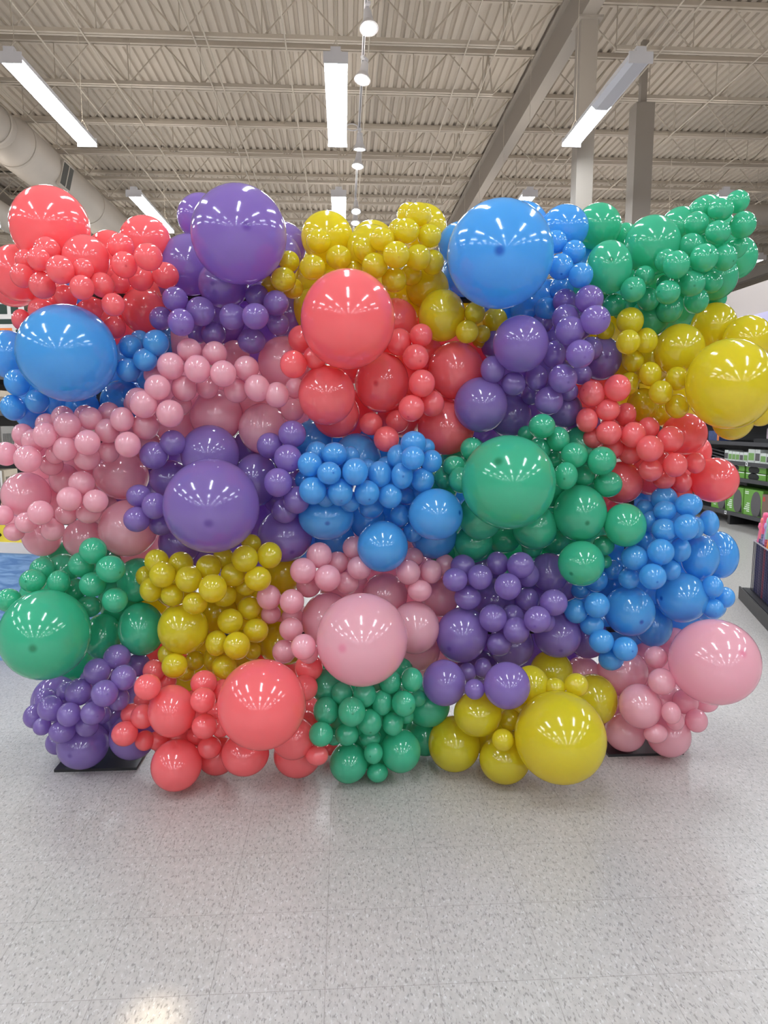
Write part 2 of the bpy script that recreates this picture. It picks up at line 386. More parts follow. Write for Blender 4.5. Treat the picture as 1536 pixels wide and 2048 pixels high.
# colour patch, centre x y z, half width, half height, crown direction, crown dot, label
BALLOONS = [
('A',-1.170,3.007,2.279,0.1505,0.1563,0.35,-0.91,0.22,0,'giant coral balloon, by far the largest in the @'),
('A',-1.362,3.134,2.123,0.1082,0.1156,0.69,-0.64,-0.34,0,'half-hidden medium coral balloon, leftmost, second row, @'),
('A',-1.474,3.330,2.142,0.1186,0.1273,-0.08,-0.85,-0.52,0,'half-hidden medium coral balloon, second from left, second row, @'),
('A',-0.989,2.868,2.127,0.0871,0.0890,0.28,-0.95,0.13,0,'medium coral balloon, leftmost, top row, @'),
('A',-0.827,3.115,2.261,0.1034,0.0979,-0.19,-0.92,-0.34,0,'medium coral balloon, rightmost, top row, @'),
('A',-1.008,3.219,2.232,0.0909,0.0915,0.09,-0.89,-0.44,0,'half-hidden medium coral balloon, second from left, top row, @'),
('A',-0.865,3.186,1.981,0.0926,0.0983,0.52,-0.74,-0.43,0,'medium coral balloon, rightmost, bottom row, @'),
('A',-1.242,3.192,2.004,0.0881,0.0933,0.22,-0.90,-0.38,0,'half-hidden medium coral balloon, third from left, second row, @'),
('A',-1.091,3.238,1.948,0.0917,0.0957,0.23,-0.97,0.12,0,'half-hidden medium coral balloon, leftmost, bottom row, @'),
('A',-1.121,2.837,2.150,0.0480,0.0499,-0.15,-0.98,-0.14,2,'small coral balloon, third from left, top row, @'),
('A',-1.123,2.762,2.100,0.0407,0.0427,0.18,-0.67,-0.72,2,'small coral balloon, second from left, top row, @'),
('A',-1.229,2.898,2.126,0.0381,0.0402,0.28,-0.73,-0.62,0,'small coral balloon, leftmost, top row, @'),
('A',-1.222,2.845,2.056,0.0425,0.0453,0.56,-0.75,-0.35,0,'small coral balloon, leftmost, second row, @'),
('A',-1.130,2.797,2.013,0.0475,0.0503,0.03,-0.99,-0.17,2,'small coral balloon, leftmost, third row, @'),
('A',-1.031,2.720,2.054,0.0491,0.0511,0.38,-0.63,-0.68,2,'small coral balloon, second from left, second row, @'),
('A',-0.964,2.760,2.067,0.0376,0.0387,-0.07,-0.97,-0.22,1,'small coral balloon, third from left, second row, @'),
('A',-0.954,2.710,1.991,0.0429,0.0445,-0.06,-0.96,-0.26,0,'small coral balloon, third from left, third row, @'),
('A',-0.910,2.800,2.017,0.0440,0.0469,0.65,-0.65,-0.40,0,'small coral balloon, fourth from left, third row, @'),
('A',-1.144,3.055,2.017,0.0452,0.0474,0.62,-0.54,-0.57,0,'small coral balloon, second from left, third row, @'),
('A',-0.862,2.766,1.940,0.0421,0.0424,0.16,-0.86,-0.49,0,'small coral balloon, rightmost, fourth row, @'),
('A',-1.014,2.980,1.958,0.0449,0.0467,0.23,-0.86,-0.45,1,'small coral balloon, third from left, fourth row, @'),
('A',-0.951,3.055,1.895,0.0448,0.0464,0.23,-0.96,0.14,2,'small coral balloon, alone in its row, bottom row, @'),
('A',-0.848,2.848,2.170,0.0485,0.0485,0.67,-0.73,0.11,2,'small coral balloon, fourth from left, top row, @'),
('A',-0.820,2.786,2.089,0.0477,0.0489,0.38,-0.89,-0.26,8,'small coral balloon, fifth from left, second row, @'),
('A',-0.719,2.747,2.110,0.0511,0.0498,0.44,-0.83,-0.34,2,'small coral balloon, rightmost, top row, @'),
('A',-0.814,2.980,2.078,0.0497,0.0499,0.28,-0.67,-0.69,0,'small coral balloon, sixth from left, second row, @'),
('A',-0.966,3.130,2.128,0.0356,0.0361,-0.14,-0.86,-0.49,2,'half-hidden small coral balloon, fourth from left, second row, @'),
('A',-0.943,3.130,2.089,0.0437,0.0444,0.20,-0.83,-0.52,1,'small coral balloon, rightmost, third row, @'),
('A',-0.716,2.980,2.091,0.0522,0.0518,-0.40,-0.89,-0.20,1,'small coral balloon, rightmost, second row, @'),
('A',-1.360,3.130,1.931,0.0376,0.0450,0.64,-0.76,-0.09,0,'small coral balloon, leftmost, fourth row, @'),
('A',-1.249,3.075,1.959,0.0524,0.0561,0.82,-0.51,-0.26,1,'small coral balloon, second from left, fourth row, @'),
('B',-0.395,2.830,2.215,0.1815,0.1831,0.28,-0.96,-0.06,10,'giant purple balloon, by far the largest in the @'),
('B',-0.615,3.247,2.393,0.1039,0.0989,-0.06,-0.89,-0.45,0,'half-hidden medium purple balloon, leftmost, top row, @'),
('B',-0.654,3.161,2.171,0.1242,0.1277,0.54,-0.81,-0.22,0,'medium purple balloon, leftmost, second row, @'),
('B',-0.492,3.022,2.066,0.1027,0.0983,-0.27,-0.95,-0.14,10,'medium purple balloon, second from left, third row, @'),
('B',-0.268,3.237,2.273,0.1114,0.1032,0.61,-0.72,-0.32,0,'half-hidden medium purple balloon, rightmost, top row, @'),
('B',-0.278,3.070,2.193,0.1036,0.0985,-0.32,-0.93,0.19,0,'half-hidden medium purple balloon, rightmost, second row, @'),
('B',-0.255,3.205,1.968,0.0921,0.0960,-0.21,-0.85,-0.49,0,'half-hidden medium purple balloon, rightmost, third row, @'),
('B',-0.546,3.236,1.953,0.1084,0.1073,-0.28,-0.81,-0.51,0,'half-hidden medium purple balloon, leftmost, bottom row, @'),
('B',-0.664,2.905,1.986,0.0494,0.0474,-0.25,-0.97,0.05,0,'small purple balloon, leftmost, top row, @'),
('B',-0.565,2.905,1.939,0.0569,0.0575,0.54,-0.80,-0.28,1,'small purple balloon, second from left, top row, @'),
('B',-0.740,2.980,1.921,0.0466,0.0472,-0.21,-0.96,-0.19,0,'small purple balloon, leftmost, second row, @'),
('B',-0.627,2.830,1.885,0.0503,0.0525,0.25,-0.70,-0.67,8,'small purple balloon, second from left, second row, @'),
('B',-0.440,2.905,1.918,0.0528,0.0510,0.26,-0.68,-0.68,1,'small purple balloon, fifth from left, second row, @'),
('B',-0.340,2.830,1.911,0.0518,0.0507,0.26,-0.95,0.18,8,'small purple balloon, sixth from left, second row, @'),
('B',-0.266,2.905,1.974,0.0504,0.0499,0.28,-0.96,0.04,8,'small purple balloon, rightmost, top row, @'),
('B',-0.350,2.986,2.015,0.0484,0.0470,0.56,-0.82,-0.08,0,'small purple balloon, third from left, top row, @'),
('B',-0.530,2.980,1.861,0.0499,0.0498,0.58,-0.81,0.08,2,'small purple balloon, fourth from left, second row, @'),
('B',-0.265,2.980,1.903,0.0448,0.0458,-0.27,-0.90,0.34,1,'small purple balloon, rightmost, second row, @'),
('B',-0.376,2.980,1.833,0.0567,0.0521,0.10,-0.93,-0.36,0,'small purple balloon, alone in its row, bottom row, @'),
('B',-0.610,3.055,1.869,0.0406,0.0408,0.43,-0.88,-0.18,1,'small purple balloon, third from left, second row, @'),
('C',-0.065,3.160,2.295,0.1120,0.1066,0.02,-0.98,0.17,0,'medium yellow balloon, leftmost, top row, @'),
('C',0.122,3.082,2.229,0.1038,0.0992,0.10,-0.99,0.06,0,'half-hidden medium yellow balloon, second from left, top row, @'),
('C',0.135,3.241,2.295,0.1002,0.0935,0.15,-0.85,-0.50,0,'half-hidden medium yellow balloon, third from left, top row, @'),
('C',0.351,3.180,2.346,0.1070,0.0993,0.33,-0.94,0.09,0,'half-hidden medium yellow balloon, rightmost, top row, @'),
('C',0.369,3.131,2.083,0.0934,0.0891,-0.23,-0.96,0.13,0,'medium yellow balloon, rightmost, second row, @'),
('C',0.271,3.256,2.050,0.1086,0.1040,-0.06,-0.99,0.15,0,'half-hidden medium yellow balloon, fourth from left, second row, @'),
('C',0.417,3.013,1.947,0.0987,0.1075,-0.30,-0.88,-0.36,0,'medium yellow balloon, second from left, bottom row, @'),
('C',-0.126,3.170,1.989,0.0960,0.0927,0.50,-0.82,-0.28,0,'half-hidden medium yellow balloon, leftmost, bottom row, @'),
('C',-0.102,3.290,2.140,0.1083,0.1032,-0.48,-0.87,0.04,0,'half-hidden medium yellow balloon, second from left, second row, @'),
('C',0.080,3.325,2.149,0.1102,0.1046,0.43,-0.90,0.07,0,'half-hidden medium yellow balloon, third from left, second row, @'),
('C',0.283,3.066,2.365,0.0525,0.0503,0.22,-0.83,-0.51,0,'half-hidden small yellow balloon, second from left, top row, @'),
('C',0.313,2.983,2.342,0.0531,0.0490,-0.04,-0.86,-0.51,0,'small yellow balloon, rightmost, top row, @'),
('C',0.241,3.034,2.294,0.0500,0.0483,-0.28,-0.92,0.27,0,'half-hidden small yellow balloon, leftmost, top row, @'),
('C',0.259,2.926,2.264,0.0523,0.0485,0.16,-0.85,-0.51,0,'small yellow balloon, fourth from left, second row, @'),
('C',0.355,2.954,2.253,0.0488,0.0464,0.02,-0.82,-0.57,0,'small yellow balloon, rightmost, second row, @'),
('C',0.159,2.908,2.225,0.0499,0.0465,-0.43,-0.90,-0.01,1,'small yellow balloon, third from left, second row, @'),
('C',-0.096,2.980,2.232,0.0507,0.0466,-0.43,-0.89,-0.11,1,'small yellow balloon, leftmost, second row, @'),
('C',-0.015,2.971,2.168,0.0529,0.0479,-0.34,-0.94,-0.02,2,'small yellow balloon, fourth from left, third row, @'),
('C',-0.119,2.905,2.113,0.0526,0.0490,0.18,-0.98,0.01,2,'small yellow balloon, second from left, third row, @'),
('C',0.094,2.958,2.196,0.0488,0.0457,-0.58,-0.72,-0.39,0,'small yellow balloon, second from left, second row, @'),
('C',0.212,2.853,2.154,0.0531,0.0517,0.13,-0.92,-0.36,8,'small yellow balloon, seventh from left, third row, @'),
('C',0.304,2.909,2.158,0.0522,0.0510,0.31,-0.94,-0.13,1,'small yellow balloon, eighth from left, third row, @'),
('C',0.372,2.980,2.155,0.0453,0.0505,-0.64,-0.71,-0.31,0,'small yellow balloon, rightmost, third row, @'),
('C',0.130,2.900,2.121,0.0520,0.0491,0.33,-0.71,-0.62,0,'small yellow balloon, sixth from left, third row, @'),
('C',0.046,3.009,2.125,0.0414,0.0392,0.08,-0.89,-0.44,0,'half-hidden small yellow balloon, fifth from left, third row, @'),
('C',-0.045,3.130,2.116,0.0387,0.0368,0.46,-0.74,-0.49,0,'half-hidden small yellow balloon, third from left, third row, @'),
('C',0.211,2.942,2.076,0.0509,0.0484,0.45,-0.88,-0.13,0,'small yellow balloon, fourth from left, fourth row, @'),
('C',0.289,3.043,2.117,0.0463,0.0439,-0.42,-0.89,-0.19,0,'small yellow balloon, rightmost, fourth row, @'),
('C',0.511,2.933,1.871,0.0471,0.0469,-0.54,-0.82,-0.17,0,'small yellow balloon, leftmost, fifth row, @'),
('C',0.549,2.967,1.952,0.0433,0.0460,-0.35,-0.93,0.15,2,'small yellow balloon, second from left, fifth row, @'),
('C',0.598,3.055,1.878,0.0362,0.0375,-0.08,-0.93,-0.37,0,'small yellow balloon, rightmost, bottom row, @'),
('C',0.669,3.130,1.947,0.0543,0.0552,-0.05,-0.96,0.28,0,'small yellow balloon, rightmost, fifth row, @'),
('C',0.608,3.130,1.865,0.0393,0.0385,0.08,-0.93,0.36,0,'half-hidden small yellow balloon, leftmost, bottom row, @'),
('C',-0.215,2.955,2.146,0.0421,0.0419,0.18,-0.89,-0.43,2,'small yellow balloon, leftmost, third row, @'),
('C',-0.235,2.905,2.066,0.0503,0.0473,-0.08,-0.92,-0.38,8,'small yellow balloon, second from left, fourth row, @'),
('C',-0.299,3.012,2.064,0.0367,0.0354,0.42,-0.91,-0.06,1,'small yellow balloon, leftmost, fourth row, @'),
('C',-0.203,2.980,2.045,0.0427,0.0410,-0.26,-0.85,-0.45,0,'small yellow balloon, third from left, fourth row, @'),
('D',0.610,2.786,2.145,0.2045,0.2036,-0.22,-0.96,-0.15,10,'giant blue balloon, by far the largest in the @'),
('D',0.951,3.081,2.327,0.0996,0.0953,-0.74,-0.67,-0.09,0,'medium blue balloon, rightmost, top row, @'),
('D',0.794,3.181,2.353,0.1146,0.1083,0.12,-0.77,-0.63,0,'half-hidden medium blue balloon, leftmost, top row, @'),
('D',0.505,3.074,2.253,0.0972,0.0914,0.04,-1.00,-0.05,0,'half-hidden medium blue balloon, leftmost, second row, @'),
('D',0.545,3.202,2.163,0.1018,0.1054,0.01,-0.91,-0.41,0,'half-hidden medium blue balloon, leftmost, third row, @'),
('D',0.842,3.157,1.996,0.0978,0.0961,-0.38,-0.91,0.19,0,'half-hidden medium blue balloon, second from left, third row, @'),
('D',0.903,3.139,2.037,0.0860,0.0888,-0.53,-0.84,0.11,0,'half-hidden medium blue balloon, rightmost, third row, @'),
('D',0.720,3.271,2.057,0.1131,0.1097,-0.40,-0.91,0.09,0,'half-hidden medium blue balloon, alone in its row, bottom row, @'),
('D',0.867,3.031,1.981,0.0499,0.0492,-0.52,-0.86,-0.01,0,'small blue balloon, alone in its row, bottom row, @'),
('D',0.882,2.973,2.242,0.0483,0.0464,-0.33,-0.75,-0.57,0,'small blue balloon, leftmost, top row, @'),
('D',0.949,2.935,2.194,0.0475,0.0471,-0.52,-0.80,-0.30,2,'small blue balloon, rightmost, top row, @'),
('D',0.880,2.884,2.123,0.0509,0.0505,-0.13,-0.71,-0.69,8,'small blue balloon, leftmost, second row, @'),
('D',0.948,2.838,2.081,0.0480,0.0491,-0.66,-0.60,-0.45,2,'small blue balloon, rightmost, second row, @'),
('D',0.935,3.042,2.068,0.0518,0.0509,-0.44,-0.82,-0.36,2,'small blue balloon, alone in its row, third row, @'),
('E',1.139,3.198,2.367,0.1013,0.0991,0.13,-0.99,-0.11,0,'medium green balloon, leftmost, top row, @'),
('E',1.092,2.920,2.132,0.0928,0.1066,-0.27,-0.96,0.10,10,'medium green balloon, leftmost, second row, @'),
('E',1.308,3.007,2.242,0.1144,0.1224,-0.74,-0.67,0.08,0,'medium green balloon, second from left, second row, @'),
('E',1.485,3.131,2.352,0.0850,0.0855,-0.10,-0.97,-0.23,0,'half-hidden medium green balloon, second from left, top row, @'),
('E',1.649,3.232,2.434,0.0845,0.0856,-0.51,-0.72,-0.48,0,'half-hidden medium green balloon, rightmost, top row, @'),
('E',1.295,3.277,2.353,0.0542,0.0533,-0.30,-0.95,0.05,0,'half-hidden small green balloon, leftmost, second row, @'),
('E',1.803,3.227,2.247,0.0858,0.0946,-0.13,-0.92,-0.37,0,'half-hidden medium green balloon, rightmost, second row, @'),
('E',1.645,3.109,2.135,0.0918,0.0963,-0.09,-0.99,0.15,0,'half-hidden medium green balloon, rightmost, third row, @'),
('E',1.706,3.200,2.059,0.0412,0.0437,-0.62,-0.56,-0.55,0,'half-hidden small green balloon, rightmost, fifth row, @'),
('E',1.344,3.079,1.956,0.0819,0.0844,-0.17,-0.79,-0.59,0,'half-hidden medium green balloon, leftmost, bottom row, @'),
('E',1.623,3.250,2.152,0.0948,0.0985,-0.09,-0.97,0.22,0,'half-hidden medium green balloon, fourth from left, third row, @'),
('E',1.311,3.225,2.055,0.0970,0.0984,-0.74,-0.64,-0.19,0,'half-hidden medium green balloon, second from left, third row, @'),
('E',1.694,3.055,2.440,0.0479,0.0470,-0.35,-0.93,-0.04,0,'small green balloon, rightmost, top row, @'),
('E',1.582,2.980,2.384,0.0509,0.0471,-0.18,-0.96,-0.24,2,'small green balloon, second from left, top row, @'),
('E',1.533,3.055,2.405,0.0429,0.0432,-0.08,-0.68,-0.72,1,'small green balloon, leftmost, top row, @'),
('E',1.480,2.980,2.324,0.0497,0.0503,-0.35,-0.80,-0.48,0,'small green balloon, second from left, second row, @'),
('E',1.682,2.980,2.324,0.0514,0.0544,-0.06,-1.00,0.05,0,'small green balloon, rightmost, second row, @'),
('E',1.535,2.905,2.271,0.0490,0.0475,-0.85,-0.44,-0.29,0,'small green balloon, third from left, second row, @'),
('E',1.440,2.936,2.223,0.0521,0.0523,-0.26,-0.82,-0.51,0,'small green balloon, second from left, third row, @'),
('E',1.445,2.830,2.153,0.0537,0.0555,-0.02,-0.98,0.17,8,'small green balloon, third from left, third row, @'),
('E',1.570,2.905,2.171,0.0463,0.0522,0.33,-0.85,-0.41,8,'small green balloon, fourth from left, third row, @'),
('E',1.702,3.055,2.249,0.0425,0.0465,-0.65,-0.59,-0.48,2,'small green balloon, rightmost, third row, @'),
('E',1.320,2.802,2.120,0.0511,0.0541,-0.38,-0.88,0.28,1,'small green balloon, third from left, fourth row, @'),
('E',1.312,2.882,2.153,0.0415,0.0459,-0.83,-0.46,-0.31,2,'small green balloon, leftmost, third row, @'),
('E',1.419,2.868,2.062,0.0522,0.0522,-0.21,-0.91,-0.35,8,'small green balloon, fourth from left, fifth row, @'),
('E',1.570,2.993,2.091,0.0424,0.0445,-0.89,-0.44,-0.09,2,'small green balloon, rightmost, fourth row, @'),
('E',1.303,2.830,2.019,0.0465,0.0479,-0.92,-0.39,-0.03,8,'small green balloon, third from left, fifth row, @'),
('E',1.389,3.055,2.099,0.0321,0.0329,-0.03,-0.76,-0.65,2,'half-hidden small green balloon, second from left, fourth row, @'),
('E',1.383,2.980,1.973,0.0530,0.0550,-0.53,-0.62,-0.58,2,'small green balloon, second from left, bottom row, @'),
('E',1.498,2.980,2.012,0.0504,0.0528,-0.21,-0.96,0.16,0,'small green balloon, rightmost, bottom row, @'),
('E',1.290,2.980,2.016,0.0455,0.0485,-0.15,-0.97,0.20,2,'small green balloon, second from left, fifth row, @'),
('E',1.169,2.850,2.032,0.0494,0.0499,-0.50,-0.86,-0.08,8,'small green balloon, leftmost, fifth row, @'),
('E',1.243,2.919,2.099,0.0406,0.0410,-0.00,-0.91,-0.41,2,'small green balloon, leftmost, fourth row, @'),
('E',1.143,2.980,1.992,0.0461,0.0465,-0.74,-0.56,-0.38,0,'small green balloon, leftmost, bottom row, @'),
('F',-1.064,2.830,1.766,0.1833,0.1849,0.30,-0.93,0.23,0,'giant blue balloon, by far the largest in the @'),
('F',-1.417,3.130,1.785,0.0940,0.1040,0.80,-0.53,-0.27,0,'medium blue balloon, leftmost, second row, @'),
('F',-1.356,3.147,1.543,0.0638,0.0708,0.09,-0.86,-0.50,1,'half-hidden medium blue balloon, alone in its row, bottom row, @'),
('F',-0.967,3.167,1.587,0.0925,0.0975,0.54,-0.81,-0.25,0,'half-hidden medium blue balloon, rightmost, third row, @'),
('F',-1.119,3.110,1.564,0.0691,0.0744,-0.05,-1.00,0.03,0,'half-hidden medium blue balloon, third from left, third row, @'),
('F',-1.255,3.221,1.599,0.0906,0.0986,0.06,-0.98,-0.17,0,'half-hidden medium blue balloon, second from left, third row, @'),
('F',-0.924,3.233,1.776,0.0943,0.0978,0.30,-0.88,-0.37,0,'half-hidden medium blue balloon, second from left, second row, @'),
('F',-1.328,2.980,1.661,0.0488,0.0541,0.30,-0.89,-0.36,0,'small blue balloon, leftmost, third row, @'),
('F',-1.253,2.980,1.586,0.0450,0.0496,-0.12,-0.99,0.03,2,'small blue balloon, rightmost, bottom row, @'),
('F',-1.367,3.017,1.560,0.0486,0.0544,0.45,-0.70,-0.56,0,'small blue balloon, leftmost, bottom row, @'),
('F',-0.867,2.980,1.808,0.0461,0.0478,-0.05,-1.00,-0.04,0,'small blue balloon, leftmost, top row, @'),
('F',-0.745,2.905,1.815,0.0503,0.0514,-0.09,-0.85,-0.51,0,'small blue balloon, rightmost, top row, @'),
('F',-0.788,2.899,1.748,0.0454,0.0459,0.73,-0.65,-0.20,0,'small blue balloon, rightmost, second row, @'),
('F',-0.871,2.945,1.711,0.0457,0.0487,0.63,-0.68,-0.38,0,'small blue balloon, leftmost, second row, @'),
('F',-0.825,3.055,1.678,0.0420,0.0436,0.41,-0.81,0.41,0,'half-hidden small blue balloon, rightmost, third row, @'),
('F',-0.849,3.055,1.843,0.0396,0.0407,0.51,-0.81,-0.29,0,'half-hidden small blue balloon, second from left, top row, @'),
('G',-0.254,3.116,1.758,0.1139,0.1125,-0.08,-0.95,0.29,0,'medium pink balloon, rightmost, top row, @'),
('G',-0.553,3.120,1.530,0.1135,0.1145,0.41,-0.88,0.22,0,'medium pink balloon, fifth from left, third row, @'),
('G',-0.346,3.059,1.474,0.1018,0.1090,0.50,-0.86,0.10,0,'medium pink balloon, sixth from left, third row, @'),
('G',-0.477,3.193,1.796,0.0649,0.0648,0.50,-0.86,-0.06,2,'half-hidden small pink balloon, fourth from left, top row, @'),
('G',-0.748,3.185,1.489,0.0852,0.0883,0.02,-0.98,0.19,0,'half-hidden medium pink balloon, fourth from left, third row, @'),
('G',-1.358,3.063,1.192,0.0991,0.0984,0.05,-0.93,0.37,0,'medium pink balloon, second from left, fifth row, @'),
('G',-1.206,3.098,1.253,0.0630,0.0692,0.54,-0.83,-0.12,2,'small pink balloon, leftmost, seventh row, @'),
('G',-0.967,3.106,1.273,0.1163,0.1044,0.65,-0.64,0.41,0,'medium pink balloon, rightmost, fourth row, @'),
('G',-0.929,3.044,1.049,0.1215,0.1229,0.69,-0.59,0.42,0,'medium pink balloon, third from left, bottom row, @'),
('G',-1.325,3.116,1.010,0.0828,0.0943,0.21,-0.96,-0.19,0,'medium pink balloon, leftmost, bottom row, @'),
('G',-1.145,3.114,0.993,0.0870,0.0880,0.17,-0.78,0.60,0,'medium pink balloon, second from left, bottom row, @'),
('G',-1.317,3.203,1.155,0.0911,0.1009,0.73,-0.54,0.42,0,'half-hidden medium pink balloon, third from left, fifth row, @'),
('G',-1.206,3.221,1.311,0.1028,0.1009,0.12,-0.93,-0.33,0,'half-hidden medium pink balloon, third from left, fourth row, @'),
('G',-0.892,3.215,1.377,0.0851,0.0896,0.04,-0.94,-0.34,0,'half-hidden medium pink balloon, third from left, third row, @'),
('G',-0.373,3.204,1.600,0.1104,0.1107,0.00,-0.86,-0.50,0,'half-hidden medium pink balloon, rightmost, second row, @'),
('G',-1.400,3.225,1.378,0.0698,0.0668,0.06,-0.93,-0.37,0,'half-hidden medium pink balloon, leftmost, fourth row, @'),
('G',-0.615,2.905,1.788,0.0483,0.0469,0.41,-0.81,0.43,2,'small pink balloon, second from left, top row, @'),
('G',-0.514,2.905,1.775,0.0488,0.0490,0.55,-0.77,0.33,0,'small pink balloon, third from left, top row, @'),
('G',-0.681,2.867,1.721,0.0521,0.0543,0.61,-0.74,-0.28,2,'small pink balloon, leftmost, top row, @'),
('G',-0.570,2.830,1.708,0.0511,0.0547,0.08,-0.99,0.07,8,'small pink balloon, third from left, second row, @'),
('G',-0.471,2.830,1.690,0.0508,0.0521,-0.30,-0.93,-0.22,2,'small pink balloon, fourth from left, second row, @'),
('G',-0.390,2.906,1.718,0.0496,0.0495,-0.40,-0.92,-0.01,0,'small pink balloon, rightmost, top row, @'),
('G',-0.343,2.864,1.636,0.0512,0.0542,0.50,-0.78,-0.38,8,'small pink balloon, fifth from left, second row, @'),
('G',-0.266,2.867,1.610,0.0486,0.0515,0.33,-0.93,0.16,2,'small pink balloon, rightmost, third row, @'),
('G',-0.439,2.942,1.630,0.0502,0.0505,-0.08,-0.97,0.22,2,'small pink balloon, seventh from left, third row, @'),
('G',-0.562,2.980,1.646,0.0462,0.0490,0.45,-0.89,0.05,2,'small pink balloon, sixth from left, third row, @'),
('G',-0.727,2.830,1.636,0.0503,0.0502,-0.09,-0.99,-0.06,1,'small pink balloon, second from left, second row, @'),
('G',-0.641,2.905,1.635,0.0494,0.0516,0.58,-0.69,-0.44,2,'small pink balloon, fourth from left, third row, @'),
('G',-0.683,2.830,1.535,0.0518,0.0546,-0.29,-0.95,-0.15,1,'small pink balloon, ninth from left, fourth row, @'),
('G',-0.681,3.017,1.575,0.0424,0.0457,-0.41,-0.91,-0.02,0,'half-hidden small pink balloon, fifth from left, third row, @'),
('G',-0.776,2.980,1.694,0.0430,0.0445,0.21,-0.95,0.22,0,'half-hidden small pink balloon, leftmost, second row, @'),
('G',-0.216,3.023,1.553,0.0495,0.0484,-0.46,-0.85,-0.24,0,'small pink balloon, rightmost, fourth row, @'),
('G',-0.204,3.031,1.645,0.0421,0.0439,0.19,-0.95,0.24,2,'small pink balloon, rightmost, second row, @'),
('G',-0.783,2.830,1.571,0.0529,0.0553,0.07,-0.93,-0.36,0,'small pink balloon, third from left, third row, @'),
('G',-0.836,2.942,1.589,0.0500,0.0524,0.02,-0.98,-0.19,2,'half-hidden small pink balloon, second from left, third row, @'),
('G',-0.892,3.055,1.578,0.0359,0.0377,0.38,-0.81,-0.44,0,'half-hidden small pink balloon, leftmost, third row, @'),
('G',-0.967,2.980,1.537,0.0442,0.0470,0.01,-0.99,-0.15,1,'small pink balloon, sixth from left, fourth row, @'),
('G',-0.875,2.849,1.512,0.0454,0.0490,0.04,-0.97,0.25,2,'small pink balloon, seventh from left, fourth row, @'),
('G',-0.953,2.906,1.466,0.0460,0.0502,0.68,-0.64,-0.36,2,'small pink balloon, sixth from left, fifth row, @'),
('G',-0.851,2.830,1.414,0.0491,0.0511,0.02,-0.84,0.54,1,'small pink balloon, rightmost, fifth row, @'),
('G',-0.800,2.905,1.486,0.0536,0.0562,-0.17,-0.88,-0.44,1,'small pink balloon, eighth from left, fourth row, @'),
('G',-1.015,2.903,1.516,0.0445,0.0468,0.65,-0.70,-0.30,0,'small pink balloon, fifth from left, fourth row, @'),
('G',-1.065,2.981,1.527,0.0417,0.0450,-0.09,-0.95,-0.31,0,'half-hidden small pink balloon, fourth from left, fourth row, @'),
('G',-1.154,2.980,1.520,0.0449,0.0490,0.68,-0.66,0.32,0,'half-hidden small pink balloon, second from left, fourth row, @'),
('G',-1.094,2.867,1.489,0.0506,0.0522,-0.08,-1.00,0.03,2,'small pink balloon, third from left, fourth row, @'),
('G',-1.002,2.818,1.422,0.0478,0.0507,0.44,-0.73,0.52,0,'small pink balloon, fifth from left, fifth row, @'),
('G',-1.104,2.859,1.396,0.0461,0.0495,0.71,-0.69,0.12,2,'small pink balloon, fourth from left, fifth row, @'),
('G',-1.176,2.851,1.451,0.0453,0.0510,0.60,-0.76,0.24,0,'small pink balloon, third from left, fifth row, @'),
('G',-1.223,2.980,1.494,0.0408,0.0449,0.64,-0.65,0.40,0,'half-hidden small pink balloon, leftmost, fourth row, @'),
('G',-1.254,2.926,1.426,0.0453,0.0484,0.77,-0.63,0.09,0,'half-hidden small pink balloon, second from left, fifth row, @'),
('G',-1.326,2.997,1.449,0.0423,0.0473,0.16,-0.99,0.02,1,'small pink balloon, leftmost, fifth row, @'),
('G',-0.965,2.946,1.382,0.0430,0.0451,0.03,-0.85,0.53,0,'small pink balloon, rightmost, sixth row, @'),
('G',-1.171,2.927,1.371,0.0368,0.0406,0.75,-0.59,0.29,0,'small pink balloon, fourth from left, sixth row, @'),
('G',-1.253,2.861,1.356,0.0522,0.0535,0.25,-0.86,-0.45,1,'small pink balloon, second from left, sixth row, @'),
('G',-1.374,2.942,1.373,0.0466,0.0487,0.69,-0.72,0.03,0,'small pink balloon, leftmost, sixth row, @'),
('G',-1.216,2.993,1.326,0.0470,0.0457,0.58,-0.77,-0.26,0,'small pink balloon, third from left, sixth row, @'),
('G',-1.039,2.905,1.360,0.0522,0.0525,0.05,-1.00,0.08,0,'small pink balloon, fifth from left, sixth row, @'),
('G',-1.069,2.916,1.254,0.0515,0.0500,-0.14,-0.92,0.38,0,'small pink balloon, rightmost, seventh row, @'),
('G',-1.100,2.860,1.196,0.0476,0.0491,0.02,-0.93,0.36,0,'small pink balloon, fourth from left, eighth row, @'),
('G',-1.003,2.875,1.185,0.0486,0.0475,-0.06,-1.00,0.02,2,'small pink balloon, rightmost, eighth row, @'),
('G',-1.211,2.847,1.143,0.0484,0.0489,0.23,-0.84,0.50,2,'small pink balloon, second from left, eighth row, @'),
('G',-1.149,2.943,1.124,0.0433,0.0434,-0.02,-0.96,0.28,0,'small pink balloon, third from left, eighth row, @'),
('G',-1.058,2.944,1.128,0.0497,0.0435,0.24,-0.94,-0.26,1,'small pink balloon, fifth from left, eighth row, @'),
('G',-1.294,2.906,1.095,0.0436,0.0428,0.05,-0.97,0.26,2,'small pink balloon, second from left, bottom row, @'),
('G',-1.207,2.942,1.060,0.0468,0.0476,0.40,-0.84,0.38,0,'small pink balloon, rightmost, bottom row, @'),
('G',-1.369,2.956,1.049,0.0404,0.0374,0.37,-0.78,0.50,2,'small pink balloon, leftmost, bottom row, @'),
('G',-1.404,2.942,1.122,0.0416,0.0412,0.14,-0.99,0.06,0,'small pink balloon, leftmost, eighth row, @'),
('H',0.020,2.729,1.888,0.1789,0.1846,0.18,-0.96,0.21,0,'giant coral balloon, by far the largest in the @'),
